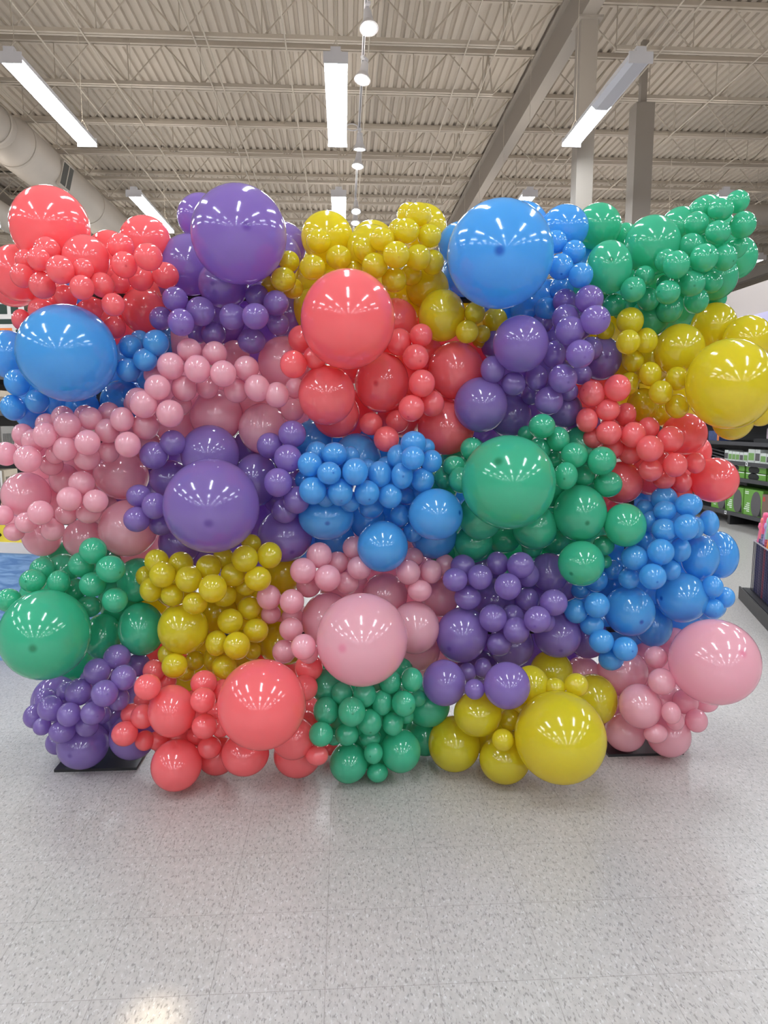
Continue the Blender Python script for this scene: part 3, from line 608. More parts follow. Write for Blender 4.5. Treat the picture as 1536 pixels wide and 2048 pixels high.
('H',-0.067,2.888,1.611,0.1153,0.1222,-0.17,-0.95,-0.26,0,'medium coral balloon, leftmost, third row, @'),
('H',0.165,3.043,1.670,0.1158,0.1286,-0.25,-0.97,-0.09,10,'medium coral balloon, third from left, third row, @'),
('H',-0.032,3.054,1.536,0.1011,0.1025,-0.28,-0.95,0.10,0,'half-hidden medium coral balloon, leftmost, bottom row, @'),
('H',0.488,3.077,1.724,0.1212,0.1258,-0.44,-0.89,0.14,0,'medium coral balloon, fifth from left, second row, @'),
('H',0.451,3.085,1.476,0.1251,0.1181,-0.22,-0.94,-0.25,0,'medium coral balloon, rightmost, bottom row, @'),
('H',0.226,3.111,1.937,0.0998,0.0963,0.34,-0.94,-0.03,0,'half-hidden medium coral balloon, leftmost, top row, @'),
('H',0.367,3.190,1.812,0.0784,0.0765,-0.08,-0.95,0.29,0,'half-hidden medium coral balloon, fourth from left, second row, @'),
('H',0.257,3.209,1.534,0.1025,0.1015,0.17,-0.90,0.39,0,'half-hidden medium coral balloon, second from left, bottom row, @'),
('H',0.076,3.196,1.778,0.1119,0.1094,0.37,-0.87,-0.32,0,'half-hidden medium coral balloon, leftmost, second row, @'),
('H',-0.171,2.980,1.843,0.0555,0.0563,-0.03,-0.91,0.42,2,'small coral balloon, leftmost, top row, @'),
('H',-0.194,2.806,1.725,0.0524,0.0536,0.20,-0.75,-0.63,2,'small coral balloon, leftmost, second row, @'),
('H',-0.111,2.847,1.756,0.0474,0.0465,0.04,-0.97,0.26,1,'small coral balloon, second from left, second row, @'),
('H',0.234,2.980,1.833,0.0522,0.0568,-0.33,-0.87,-0.37,0,'small coral balloon, second from left, top row, @'),
('H',0.321,2.933,1.855,0.0472,0.0478,0.28,-0.96,0.03,0,'small coral balloon, rightmost, top row, @'),
('H',0.296,2.897,1.763,0.0529,0.0527,0.27,-0.90,-0.35,8,'small coral balloon, rightmost, second row, @'),
('H',0.318,2.867,1.657,0.0536,0.0558,-0.32,-0.93,-0.19,0,'small coral balloon, alone in its row, third row, @'),
('H',0.369,2.942,1.578,0.0521,0.0537,-0.23,-0.94,-0.26,0,'small coral balloon, rightmost, fourth row, @'),
('H',0.276,2.867,1.557,0.0529,0.0533,-0.32,-0.69,-0.66,8,'small coral balloon, second from left, fourth row, @'),
('H',0.116,2.980,1.494,0.0497,0.0482,-0.35,-0.94,0.04,1,'small coral balloon, leftmost, bottom row, @'),
('H',0.177,2.912,1.433,0.0529,0.0526,0.13,-0.80,0.58,2,'small coral balloon, rightmost, bottom row, @'),
('H',0.229,3.017,1.504,0.0493,0.0489,-0.29,-0.89,0.35,1,'small coral balloon, leftmost, fourth row, @'),
('I',0.713,2.839,1.813,0.1104,0.1133,0.00,-0.98,-0.20,0,'medium purple balloon, leftmost, top row, @'),
('I',0.577,2.951,1.573,0.1126,0.1144,-0.16,-0.85,-0.49,0,'medium purple balloon, leftmost, bottom row, @'),
('I',0.745,3.130,1.529,0.0949,0.0955,0.08,-0.98,0.18,0,'medium purple balloon, third from left, bottom row, @'),
('I',0.671,3.130,1.840,0.0611,0.0645,0.09,-0.98,0.15,1,'half-hidden small purple balloon, leftmost, third row, @'),
('I',1.136,3.096,1.781,0.0908,0.0972,-0.09,-1.00,-0.02,10,'medium purple balloon, rightmost, second row, @'),
('I',0.959,3.030,1.554,0.0780,0.0776,-0.32,-0.92,-0.24,10,'medium purple balloon, fifth from left, bottom row, @'),
('I',1.075,3.121,1.489,0.0758,0.0782,-0.76,-0.64,-0.12,0,'half-hidden medium purple balloon, rightmost, bottom row, @'),
('I',0.949,3.220,1.694,0.1118,0.1129,-0.02,-0.92,0.40,0,'half-hidden medium purple balloon, second from left, second row, @'),
('I',1.059,3.228,1.964,0.0992,0.0991,-0.06,-0.86,-0.51,0,'half-hidden medium purple balloon, rightmost, top row, @'),
('I',0.614,2.899,1.716,0.0498,0.0564,-0.44,-0.87,0.24,0,'small purple balloon, leftmost, fourth row, @'),
('I',0.703,2.905,1.659,0.0498,0.0488,-0.66,-0.74,0.13,1,'small purple balloon, second from left, fourth row, @'),
('I',0.810,2.942,1.686,0.0471,0.0556,-0.29,-0.92,0.25,2,'small purple balloon, third from left, fourth row, @'),
('I',0.874,2.920,1.780,0.0464,0.0567,-0.03,-0.98,-0.18,0,'small purple balloon, second from left, third row, @'),
('I',0.895,3.017,1.850,0.0416,0.0415,-0.33,-0.87,-0.35,2,'half-hidden small purple balloon, second from left, second row, @'),
('I',0.896,2.787,1.859,0.0573,0.0574,0.13,-0.98,0.14,0,'small purple balloon, third from left, second row, @'),
('I',0.923,2.736,1.765,0.0544,0.0551,0.02,-0.95,-0.32,8,'small purple balloon, third from left, third row, @'),
('I',1.053,2.980,1.812,0.0468,0.0496,-0.48,-0.81,0.33,0,'small purple balloon, rightmost, third row, @'),
('I',0.887,2.830,1.676,0.0568,0.0586,0.10,-0.94,-0.31,8,'small purple balloon, fourth from left, fourth row, @'),
('I',1.014,2.980,1.703,0.0431,0.0439,0.11,-0.89,-0.45,2,'small purple balloon, rightmost, fourth row, @'),
('I',0.853,2.905,1.590,0.0577,0.0586,-0.75,-0.65,0.10,1,'small purple balloon, second from left, bottom row, @'),
('I',0.953,2.957,1.630,0.0410,0.0418,-0.06,-1.00,-0.05,0,'small purple balloon, rightmost, bottom row, @'),
('I',0.818,3.055,1.619,0.0427,0.0431,-0.67,-0.67,0.32,0,'small purple balloon, leftmost, bottom row, @'),
('I',0.921,2.945,2.000,0.0502,0.0497,-0.46,-0.88,0.16,2,'small purple balloon, second from left, top row, @'),
('I',0.976,2.807,1.984,0.0551,0.0550,0.11,-0.99,0.06,0,'small purple balloon, rightmost, top row, @'),
('I',0.905,2.876,1.919,0.0561,0.0558,-0.45,-0.62,-0.64,0,'small purple balloon, leftmost, top row, @'),
('I',0.979,2.737,1.895,0.0566,0.0561,0.25,-0.97,-0.04,8,'small purple balloon, rightmost, second row, @'),
('I',0.860,3.055,1.928,0.0463,0.0458,-0.47,-0.85,-0.25,0,'half-hidden small purple balloon, leftmost, second row, @'),
('J',1.512,2.701,1.650,0.1633,0.1764,-0.53,-0.81,0.27,0,'giant yellow balloon, by far the largest in the @'),
('J',1.439,2.988,1.808,0.0988,0.1107,-0.87,-0.49,-0.07,0,'medium yellow balloon, second from left, top row, @'),
('J',1.660,3.130,1.923,0.0974,0.1085,-0.33,-0.78,-0.53,0,'medium yellow balloon, third from left, top row, @'),
('J',1.734,2.980,1.851,0.0991,0.1042,-0.84,-0.54,0.03,0,'medium yellow balloon, rightmost, top row, @'),
('J',1.619,2.850,1.519,0.0838,0.0928,-0.36,-0.90,-0.26,0,'half-hidden medium yellow balloon, alone in its row, bottom row, @'),
('J',1.710,2.810,1.547,0.0579,0.0630,-0.34,-0.91,-0.24,1,'half-hidden small yellow balloon, rightmost, bottom row, @'),
('J',1.336,3.095,1.578,0.0671,0.0752,-0.04,-0.98,0.19,0,'small yellow balloon, leftmost, bottom row, @'),
('J',1.447,3.184,1.546,0.0602,0.0640,-0.16,-0.88,-0.45,0,'half-hidden small yellow balloon, second from left, bottom row, @'),
('J',1.375,3.128,1.778,0.1048,0.1096,-0.64,-0.62,-0.46,0,'half-hidden medium yellow balloon, rightmost, second row, @'),
('J',1.311,3.249,1.743,0.0881,0.0913,-0.69,-0.68,0.23,0,'half-hidden medium yellow balloon, leftmost, second row, @'),
('J',1.186,2.908,1.916,0.0546,0.0559,-0.44,-0.77,0.46,2,'small yellow balloon, rightmost, top row, @'),
('J',1.159,2.853,1.825,0.0481,0.0494,-0.24,-0.89,-0.40,0,'small yellow balloon, leftmost, second row, @'),
('J',1.267,2.931,1.840,0.0451,0.0529,-0.79,-0.61,0.04,0,'small yellow balloon, rightmost, second row, @'),
('J',1.134,3.048,1.897,0.0413,0.0419,-0.49,-0.86,0.16,0,'small yellow balloon, leftmost, top row, @'),
('J',1.236,2.980,1.760,0.0442,0.0480,0.07,-0.95,-0.31,1,'small yellow balloon, leftmost, third row, @'),
('J',1.280,2.905,1.701,0.0439,0.0512,-0.74,-0.65,0.18,0,'small yellow balloon, second from left, third row, @'),
('J',1.395,2.902,1.683,0.0463,0.0493,-0.36,-0.79,0.49,0,'small yellow balloon, rightmost, third row, @'),
('J',1.310,2.861,1.623,0.0471,0.0499,-0.57,-0.76,0.31,0,'small yellow balloon, rightmost, fourth row, @'),
('J',1.403,2.905,1.568,0.0476,0.0510,-0.41,-0.85,0.34,0,'small yellow balloon, third from left, bottom row, @'),
('J',1.220,2.980,1.664,0.0445,0.0506,-0.39,-0.71,-0.59,2,'small yellow balloon, leftmost, fourth row, @'),
('K',1.529,3.081,1.449,0.0970,0.0938,-0.04,-0.99,-0.17,0,'medium coral balloon, rightmost, second row, @'),
('K',1.646,3.191,1.366,0.0661,0.0745,-0.62,-0.73,0.27,2,'half-hidden small coral balloon, rightmost, third row, @'),
('K',1.665,3.056,1.243,0.1019,0.1013,-0.86,-0.50,0.09,0,'medium coral balloon, rightmost, third row, @'),
('K',1.239,3.055,1.234,0.0910,0.0938,-0.75,-0.65,0.14,0,'medium coral balloon, leftmost, third row, @'),
('K',1.523,3.130,1.180,0.0745,0.0806,-0.49,-0.61,0.62,0,'half-hidden medium coral balloon, third from left, third row, @'),
('K',1.267,3.166,1.443,0.1044,0.1095,-0.17,-0.97,-0.15,0,'half-hidden medium coral balloon, leftmost, second row, @'),
('K',1.440,3.220,1.278,0.1101,0.1176,-0.48,-0.74,0.47,0,'half-hidden medium coral balloon, second from left, third row, @'),
('K',1.036,2.905,1.620,0.0520,0.0545,-0.85,-0.46,0.25,8,'small coral balloon, leftmost, top row, @'),
('K',1.126,2.860,1.641,0.0527,0.0557,0.15,-0.99,0.08,1,'small coral balloon, rightmost, top row, @'),
('K',1.100,2.890,1.552,0.0496,0.0464,-0.59,-0.81,-0.00,2,'small coral balloon, second from left, second row, @'),
('K',1.213,2.980,1.533,0.0448,0.0512,-0.35,-0.78,-0.52,1,'small coral balloon, third from left, second row, @'),
('K',1.020,2.908,1.510,0.0443,0.0520,-0.06,-0.95,0.31,2,'small coral balloon, leftmost, second row, @'),
('K',1.107,2.888,1.457,0.0528,0.0520,-0.62,-0.77,0.12,2,'small coral balloon, second from left, third row, @'),
('K',1.214,2.892,1.448,0.0514,0.0543,-0.30,-0.83,-0.48,2,'small coral balloon, fourth from left, third row, @'),
('K',1.305,2.952,1.477,0.0441,0.0468,0.17,-0.98,-0.06,1,'small coral balloon, rightmost, second row, @'),
('K',1.265,2.838,1.393,0.0541,0.0556,-0.03,-0.99,-0.10,2,'small coral balloon, fifth from left, third row, @'),
('K',1.380,2.905,1.430,0.0539,0.0558,-0.88,-0.47,0.11,0,'small coral balloon, sixth from left, third row, @'),
('K',1.164,2.980,1.393,0.0453,0.0474,-0.63,-0.64,0.45,1,'half-hidden small coral balloon, third from left, third row, @'),
('K',1.243,2.980,1.371,0.0512,0.0519,-0.01,-0.99,0.11,1,'small coral balloon, leftmost, fourth row, @'),
('K',1.303,2.905,1.300,0.0497,0.0488,-0.27,-0.93,-0.27,0,'small coral balloon, second from left, fourth row, @'),
('K',1.389,2.867,1.323,0.0495,0.0514,-0.04,-0.99,-0.12,0,'small coral balloon, third from left, fourth row, @'),
('K',1.516,2.942,1.327,0.0394,0.0463,-0.15,-0.92,0.37,0,'small coral balloon, rightmost, fourth row, @'),
('K',1.396,2.977,1.257,0.0477,0.0480,-0.29,-0.91,0.31,0,'small coral balloon, leftmost, bottom row, @'),
('K',1.498,3.017,1.236,0.0408,0.0465,0.09,-1.00,0.03,1,'small coral balloon, rightmost, bottom row, @'),
('K',1.061,2.943,1.434,0.0408,0.0424,0.20,-0.98,-0.05,0,'small coral balloon, leftmost, third row, @'),
('L',-0.522,2.780,1.173,0.1870,0.1857,0.11,-0.97,-0.24,10,'giant purple balloon, by far the largest in the @'),
('L',-0.560,2.980,1.369,0.1201,0.1212,-0.15,-0.99,0.06,0,'medium purple balloon, third from left, top row, @'),
('L',-0.747,3.055,1.259,0.0865,0.0817,-0.11,-0.97,0.23,0,'medium purple balloon, leftmost, top row, @'),
('L',-0.381,3.055,1.253,0.0938,0.1169,-0.32,-0.91,-0.25,0,'medium purple balloon, fifth from left, top row, @'),
('L',-0.257,3.020,1.011,0.1182,0.1106,0.32,-0.82,-0.48,10,'medium purple balloon, rightmost, bottom row, @'),
('L',-0.728,3.110,0.972,0.0937,0.0975,0.09,-0.88,0.47,0,'half-hidden medium purple balloon, leftmost, bottom row, @'),
('L',-0.655,3.232,0.927,0.0895,0.0924,-0.11,-0.94,0.34,0,'half-hidden medium purple balloon, second from left, bottom row, @'),
('L',-0.421,3.189,1.377,0.0884,0.0896,0.38,-0.92,0.08,0,'half-hidden medium purple balloon, fourth from left, top row, @'),
('L',-0.269,3.205,1.171,0.1019,0.1028,0.52,-0.83,-0.19,0,'half-hidden medium purple balloon, rightmost, second row, @'),
('L',-0.693,2.905,1.417,0.0506,0.0526,0.67,-0.73,-0.13,2,'small purple balloon, leftmost, top row, @'),
('L',-0.772,2.905,1.367,0.0561,0.0568,-0.31,-0.95,0.01,0,'small purple balloon, leftmost, second row, @'),
('L',-0.842,2.917,1.200,0.0505,0.0473,0.21,-0.89,0.40,0,'small purple balloon, leftmost, third row, @'),
('L',-0.764,2.855,1.166,0.0499,0.0545,-0.01,-0.99,0.14,2,'small purple balloon, second from left, fourth row, @'),
('L',-0.841,2.867,1.110,0.0517,0.0517,-0.21,-0.95,0.23,2,'small purple balloon, leftmost, fourth row, @'),
('L',-0.768,2.956,1.078,0.0500,0.0483,-0.10,-0.88,0.47,1,'small purple balloon, alone in its row, bottom row, @'),
('L',-0.304,2.917,1.406,0.0528,0.0533,0.29,-0.83,0.47,0,'small purple balloon, second from left, top row, @'),
('L',-0.209,2.884,1.453,0.0565,0.0556,-0.24,-0.94,0.22,2,'small purple balloon, rightmost, top row, @'),
('L',-0.224,2.839,1.356,0.0558,0.0562,0.38,-0.80,-0.46,8,'small purple balloon, rightmost, second row, @'),
('L',-0.262,2.801,1.263,0.0561,0.0587,0.03,-0.91,0.41,1,'small purple balloon, second from left, third row, @'),
('L',-0.193,2.842,1.188,0.0544,0.0569,0.36,-0.93,0.03,1,'small purple balloon, rightmost, fourth row, @'),
('L',-0.248,2.914,1.134,0.0547,0.0521,0.25,-0.91,0.32,2,'small purple balloon, third from left, fourth row, @'),
('L',-0.195,3.017,1.251,0.0469,0.0472,0.37,-0.85,-0.37,1,'half-hidden small purple balloon, rightmost, third row, @'),
('M',0.378,2.827,1.127,0.1083,0.1066,0.80,-0.59,0.13,10,'medium blue balloon, rightmost, third row, @'),
('M',0.160,2.883,0.986,0.1057,0.1076,0.39,-0.89,0.25,0,'medium blue balloon, second from left, bottom row, @'),
('M',0.398,3.071,0.997,0.1025,0.1027,-0.46,-0.87,0.17,0,'half-hidden medium blue balloon, rightmost, bottom row, @'),
('M',-0.075,2.939,1.108,0.1178,0.0992,0.06,-0.99,-0.15,10,'medium blue balloon, leftmost, third row, @'),
('M',0.057,3.047,1.343,0.1042,0.1126,0.37,-0.87,0.34,0,'half-hidden medium blue balloon, third from left, top row, @'),
('M',-0.138,3.140,1.423,0.0884,0.0884,0.45,-0.89,0.11,0,'half-hidden medium blue balloon, leftmost, top row, @'),
('M',0.105,3.130,1.063,0.0790,0.0858,0.17,-0.74,0.65,0,'half-hidden medium blue balloon, third from left, third row, @'),
('M',-0.043,3.175,0.966,0.0915,0.0916,-0.32,-0.89,-0.33,0,'half-hidden medium blue balloon, second from left, third row, @'),
('M',0.250,3.114,1.245,0.1118,0.1117,-0.21,-0.90,0.39,0,'half-hidden medium blue balloon, second from left, second row, @'),
('M',0.376,3.223,1.142,0.0929,0.0931,0.23,-0.97,-0.02,0,'half-hidden medium blue balloon, third from left, second row, @'),
('M',-0.063,3.175,1.241,0.1130,0.1132,-0.23,-0.97,-0.01,0,'half-hidden medium blue balloon, leftmost, second row, @'),
('M',-0.135,2.791,1.336,0.0483,0.0495,0.04,-0.77,0.64,0,'small blue balloon, second from left, second row, @'),
('M',-0.110,2.905,1.377,0.0462,0.0472,-0.55,-0.83,0.05,0,'small blue balloon, leftmost, top row, @'),
('M',-0.037,2.830,1.373,0.0522,0.0481,-0.08,-0.97,-0.23,0,'small blue balloon, second from left, top row, @'),
('M',-0.057,2.735,1.304,0.0476,0.0448,0.37,-0.93,0.09,8,'small blue balloon, third from left, second row, @'),
('M',0.044,2.748,1.308,0.0510,0.0549,-0.38,-0.86,-0.33,0,'small blue balloon, fourth from left, second row, @'),
('M',-0.123,2.772,1.232,0.0532,0.0554,0.59,-0.80,-0.13,0,'small blue balloon, leftmost, third row, @'),
('M',-0.015,2.777,1.224,0.0506,0.0557,0.10,-0.84,-0.53,8,'small blue balloon, second from left, third row, @'),
('M',0.092,2.800,1.219,0.0512,0.0512,0.17,-0.89,-0.42,8,'small blue balloon, third from left, third row, @'),
('M',0.146,2.837,1.292,0.0467,0.0548,-0.58,-0.76,0.30,2,'small blue balloon, sixth from left, second row, @'),
('M',-0.157,2.905,1.264,0.0453,0.0455,-0.00,-0.86,0.51,0,'half-hidden small blue balloon, leftmost, second row, @'),
('M',0.026,2.927,1.361,0.0416,0.0416,0.18,-0.89,0.42,0,'small blue balloon, third from left, top row, @'),
('M',0.099,2.938,1.313,0.0378,0.0377,0.32,-0.80,0.50,0,'half-hidden small blue balloon, fifth from left, second row, @'),
('M',-0.073,2.837,1.198,0.0405,0.0406,-0.13,-0.95,-0.29,2,'half-hidden small blue balloon, leftmost, fourth row, @'),
('M',0.024,2.858,1.178,0.0430,0.0431,-0.19,-0.97,-0.13,0,'small blue balloon, second from left, fourth row, @'),
('M',0.114,2.942,1.143,0.0529,0.0466,0.17,-0.83,0.53,1,'small blue balloon, third from left, fourth row, @'),
('M',0.281,2.825,1.418,0.0524,0.0482,0.11,-0.84,0.52,0,'small blue balloon, sixth from left, top row, @'),
('M',0.273,2.757,1.362,0.0463,0.0472,0.48,-0.85,0.22,0,'small blue balloon, fifth from left, top row, @'),
('M',0.359,2.860,1.343,0.0440,0.0471,-0.33,-0.91,0.24,2,'small blue balloon, rightmost, second row, @'),
('M',0.346,2.942,1.396,0.0378,0.0377,-0.01,-0.96,0.27,0,'half-hidden small blue balloon, rightmost, top row, @'),
('M',0.224,2.870,1.362,0.0472,0.0491,0.13,-0.95,0.27,0,'small blue balloon, fourth from left, top row, @'),
('M',0.178,2.924,1.319,0.0418,0.0417,-0.48,-0.76,0.43,0,'half-hidden small blue balloon, seventh from left, second row, @'),
('M',0.235,2.820,1.286,0.0445,0.0546,0.01,-1.00,0.02,8,'small blue balloon, eighth from left, second row, @'),
('M',0.323,2.865,1.265,0.0494,0.0515,0.12,-0.99,-0.02,1,'small blue balloon, rightmost, third row, @'),
('M',0.188,2.830,1.203,0.0479,0.0509,0.54,-0.84,0.08,0,'small blue balloon, fourth from left, third row, @'),
('M',0.266,2.980,1.187,0.0386,0.0386,0.32,-0.91,0.27,2,'small blue balloon, fifth from left, third row, @'),
('M',0.322,2.980,1.202,0.0300,0.0301,0.34,-0.84,0.42,2,'half-hidden small blue balloon, sixth from left, third row, @'),
('M',0.237,2.942,1.108,0.0415,0.0468,0.29,-0.94,0.18,2,'small blue balloon, rightmost, fourth row, @'),
('M',0.297,2.980,1.032,0.0432,0.0475,-0.46,-0.89,-0.04,1,'small blue balloon, alone in its row, bottom row, @'),
('N',0.652,2.743,1.265,0.1859,0.1867,-0.40,-0.78,0.49,10,'giant green balloon, by far the largest in the @'),
('N',1.005,2.911,1.116,0.1110,0.1217,-0.05,-0.97,-0.23,10,'medium green balloon, fourth from left, third row, @'),
('N',1.180,2.854,1.072,0.0846,0.0926,-0.72,-0.65,0.25,0,'medium green balloon, rightmost, third row, @'),
('N',0.989,2.830,0.914,0.0948,0.0940,-0.66,-0.69,-0.31,10,'medium green balloon, rightmost, bottom row, @'),
('N',0.827,2.971,1.049,0.0979,0.0979,-0.10,-0.82,0.57,0,'medium green balloon, third from left, third row, @'),
('N',0.580,2.934,1.102,0.0952,0.0982,-0.33,-0.71,0.62,0,'half-hidden medium green balloon, leftmost, third row, @'),
('N',0.573,3.042,0.971,0.0838,0.0799,-0.37,-0.69,0.62,0,'medium green balloon, second from left, bottom row, @'),
('N',0.730,3.130,0.977,0.0768,0.0733,0.36,-0.87,0.34,0,'medium green balloon, second from left, third row, @'),
('N',0.453,3.167,0.892,0.0576,0.0577,-0.36,-0.93,-0.03,0,'half-hidden small green balloon, leftmost, bottom row, @'),
('N',0.991,3.205,0.951,0.0687,0.0707,-0.13,-0.91,0.40,2,'small green balloon, third from left, bottom row, @'),
('N',1.033,3.023,1.402,0.0738,0.0828,0.18,-0.98,0.01,0,'half-hidden medium green balloon, rightmost, top row, @'),
('N',0.431,3.113,1.210,0.0783,0.0785,0.24,-0.91,0.33,0,'half-hidden medium green balloon, leftmost, second row, @'),
('N',0.927,3.099,1.243,0.1206,0.1238,-0.45,-0.76,0.47,0,'half-hidden medium green balloon, third from left, second row, @'),
('N',0.560,3.215,1.328,0.1149,0.1153,-0.34,-0.84,0.43,0,'half-hidden medium green balloon, leftmost, top row, @'),
('N',1.148,3.202,1.234,0.1008,0.1050,-0.58,-0.76,-0.28,0,'half-hidden medium green balloon, rightmost, second row, @'),
('N',0.541,2.942,1.389,0.0482,0.0484,0.19,-0.90,-0.38,1,'small green balloon, second from left, second row, @'),
('N',0.465,2.935,1.318,0.0483,0.0442,0.20,-0.98,0.01,0,'small green balloon, leftmost, second row, @'),
('N',0.485,2.873,1.264,0.0515,0.0549,0.15,-0.92,0.37,1,'small green balloon, second from left, third row, @'),
('N',0.436,2.995,1.265,0.0473,0.0517,-0.18,-0.95,-0.26,2,'small green balloon, leftmost, third row, @'),
('N',0.812,2.848,1.485,0.0540,0.0508,0.13,-0.99,-0.08,2,'small green balloon, second from left, top row, @'),
('N',0.896,2.900,1.431,0.0477,0.0531,-0.51,-0.72,0.47,0,'small green balloon, rightmost, top row, @'),
('N',0.827,2.936,1.386,0.0487,0.0507,0.17,-0.98,0.00,2,'half-hidden small green balloon, third from left, top row, @'),
('N',0.904,2.980,1.346,0.0357,0.0366,-0.02,-1.00,0.04,2,'small green balloon, third from left, second row, @'),
('N',0.953,2.858,1.366,0.0550,0.0537,-0.73,-0.63,0.28,1,'small green balloon, fourth from left, second row, @'),
('N',1.061,2.830,1.344,0.0580,0.0585,0.03,-0.81,0.59,8,'small green balloon, rightmost, second row, @'),
('N',0.905,2.809,1.284,0.0484,0.0571,-0.39,-0.90,-0.16,8,'small green balloon, third from left, third row, @'),
('N',1.030,2.942,1.275,0.0443,0.0460,0.21,-0.94,0.27,2,'small green balloon, fourth from left, third row, @'),
('N',1.120,2.905,1.240,0.0587,0.0552,-0.28,-0.89,0.35,0,'small green balloon, rightmost, third row, @'),
('N',1.126,2.942,0.970,0.0457,0.0445,0.05,-0.95,0.32,0,'small green balloon, fourth from left, bottom row, @'),
('N',1.149,2.980,0.891,0.0295,0.0309,-0.76,-0.54,0.35,1,'small green balloon, rightmost, bottom row, @'),
('N',0.843,3.062,0.942,0.0462,0.0472,0.12,-0.97,0.21,1,'half-hidden small green balloon, second from left, bottom row, @'),
('N',0.791,3.017,1.450,0.0362,0.0367,-0.53,-0.81,0.24,0,'small green balloon, leftmost, top row, @'),
('O',1.602,3.020,0.896,0.0812,0.1013,-0.67,-0.74,-0.01,0,'medium blue balloon, fourth from left, second row, @'),
('O',1.763,3.156,0.880,0.0873,0.1119,-0.22,-0.96,0.19,0,'medium blue balloon, rightmost, second row, @'),
('O',1.499,2.968,0.726,0.1068,0.1107,-0.97,-0.25,0.04,10,'medium blue balloon, fifth from left, third row, @'),
('O',1.261,2.958,0.670,0.1089,0.1099,0.09,-0.98,-0.18,10,'medium blue balloon, third from left, third row, @'),
('O',1.431,3.092,0.564,0.0870,0.1012,-0.23,-0.85,0.48,0,'medium blue balloon, second from left, bottom row, @'),
('O',1.731,3.167,0.623,0.0825,0.0639,-0.70,-0.64,0.31,0,'half-hidden medium blue balloon, rightmost, third row, @'),
('O',1.451,3.205,0.922,0.1112,0.1188,-0.84,-0.54,-0.04,0,'half-hidden medium blue balloon, second from left, second row, @'),
('O',1.283,3.188,0.734,0.0903,0.0946,-0.35,-0.87,-0.34,0,'half-hidden medium blue balloon, second from left, third row, @'),
('O',1.568,3.205,1.017,0.0987,0.1068,-0.79,-0.55,0.26,0,'half-hidden medium blue balloon, rightmost, top row, @'),
('O',1.402,2.980,1.167,0.0550,0.0549,-0.87,-0.50,0.02,0,'small blue balloon, second from left, top row, @'),
('O',1.457,2.868,1.153,0.0554,0.0498,-0.87,-0.47,0.14,1,'small blue balloon, rightmost, top row, @'),
('O',1.372,2.902,1.125,0.0477,0.0429,-0.66,-0.76,0.00,0,'small blue balloon, third from left, top row, @'),
('O',1.424,2.811,1.067,0.0507,0.0552,-0.63,-0.77,-0.05,0,'small blue balloon, third from left, second row, @'),
('O',1.353,2.857,1.049,0.0521,0.0487,-0.29,-0.93,-0.23,2,'small blue balloon, second from left, second row, @'),
('O',1.518,2.920,1.048,0.0396,0.0488,-0.30,-0.95,-0.13,1,'half-hidden small blue balloon, fourth from left, second row, @'),
('O',1.580,2.920,1.068,0.0403,0.0564,-0.27,-0.89,0.38,2,'small blue balloon, rightmost, second row, @'),
('O',1.334,2.958,1.071,0.0388,0.0481,-0.79,-0.58,-0.22,1,'small blue balloon, leftmost, second row, @'),
('O',1.335,3.017,1.121,0.0375,0.0400,-0.62,-0.75,0.21,0,'small blue balloon, leftmost, top row, @'),
('O',1.330,2.980,0.981,0.0393,0.0441,0.13,-0.91,0.38,1,'small blue balloon, second from left, third row, @'),
('O',1.319,2.809,0.964,0.0544,0.0553,-0.19,-0.94,0.28,2,'small blue balloon, third from left, third row, @'),
('O',1.440,2.883,0.957,0.0425,0.0525,-0.03,-1.00,-0.06,0,'small blue balloon, rightmost, third row, @'),
('O',1.228,2.853,0.931,0.0549,0.0529,-0.21,-0.97,-0.14,2,'small blue balloon, leftmost, third row, @'),
('O',1.410,2.896,0.867,0.0400,0.0464,-0.19,-0.98,-0.01,1,'small blue balloon, fifth from left, fourth row, @'),
('O',1.278,2.782,0.865,0.0543,0.0538,-0.07,-0.97,-0.21,8,'small blue balloon, fourth from left, fourth row, @'),
('O',1.229,2.902,0.832,0.0459,0.0463,-0.25,-0.79,0.56,0,'small blue balloon, third from left, fourth row, @'),
('O',1.605,2.905,0.788,0.0435,0.0489,-0.07,-0.93,0.37,0,'small blue balloon, rightmost, fourth row, @'),
('O',1.696,2.961,0.725,0.0412,0.0466,-0.68,-0.73,0.06,0,'small blue balloon, rightmost, fifth row, @'),
('O',1.617,2.913,0.688,0.0458,0.0436,-0.19,-0.95,-0.24,2,'small blue balloon, third from left, fifth row, @'),
('O',1.000,2.905,0.689,0.0502,0.0526,-0.37,-0.54,0.75,0,'small blue balloon, leftmost, sixth row, @'),
('O',1.070,2.845,0.730,0.0529,0.0548,-0.22,-0.79,0.57,0,'small blue balloon, second from left, fifth row, @'),
('O',1.076,2.912,0.623,0.0513,0.0474,-0.62,-0.78,0.04,1,'small blue balloon, rightmost, sixth row, @'),
('O',1.102,2.861,0.566,0.0524,0.0508,-0.49,-0.52,0.70,0,'small blue balloon, leftmost, seventh row, @'),
('O',1.195,2.830,0.540,0.0515,0.0514,0.23,-0.97,0.11,8,'small blue balloon, rightmost, seventh row, @'),
('O',1.167,2.910,0.468,0.0544,0.0495,-0.75,-0.55,0.37,1,'small blue balloon, alone in its row, bottom row, @'),
('O',1.123,3.010,0.801,0.0514,0.0535,-0.58,-0.80,-0.13,0,'small blue balloon, leftmost, fourth row, @'),
('O',1.067,3.053,0.750,0.0437,0.0451,-0.20,-0.85,0.48,2,'small blue balloon, leftmost, fifth row, @'),
('O',1.215,3.055,0.836,0.0432,0.0453,0.09,-0.81,0.58,2,'small blue balloon, second from left, fourth row, @'),
('P',-1.205,2.808,0.653,0.1722,0.1805,0.14,-0.99,-0.01,10,'giant green balloon, by far the largest in the @'),
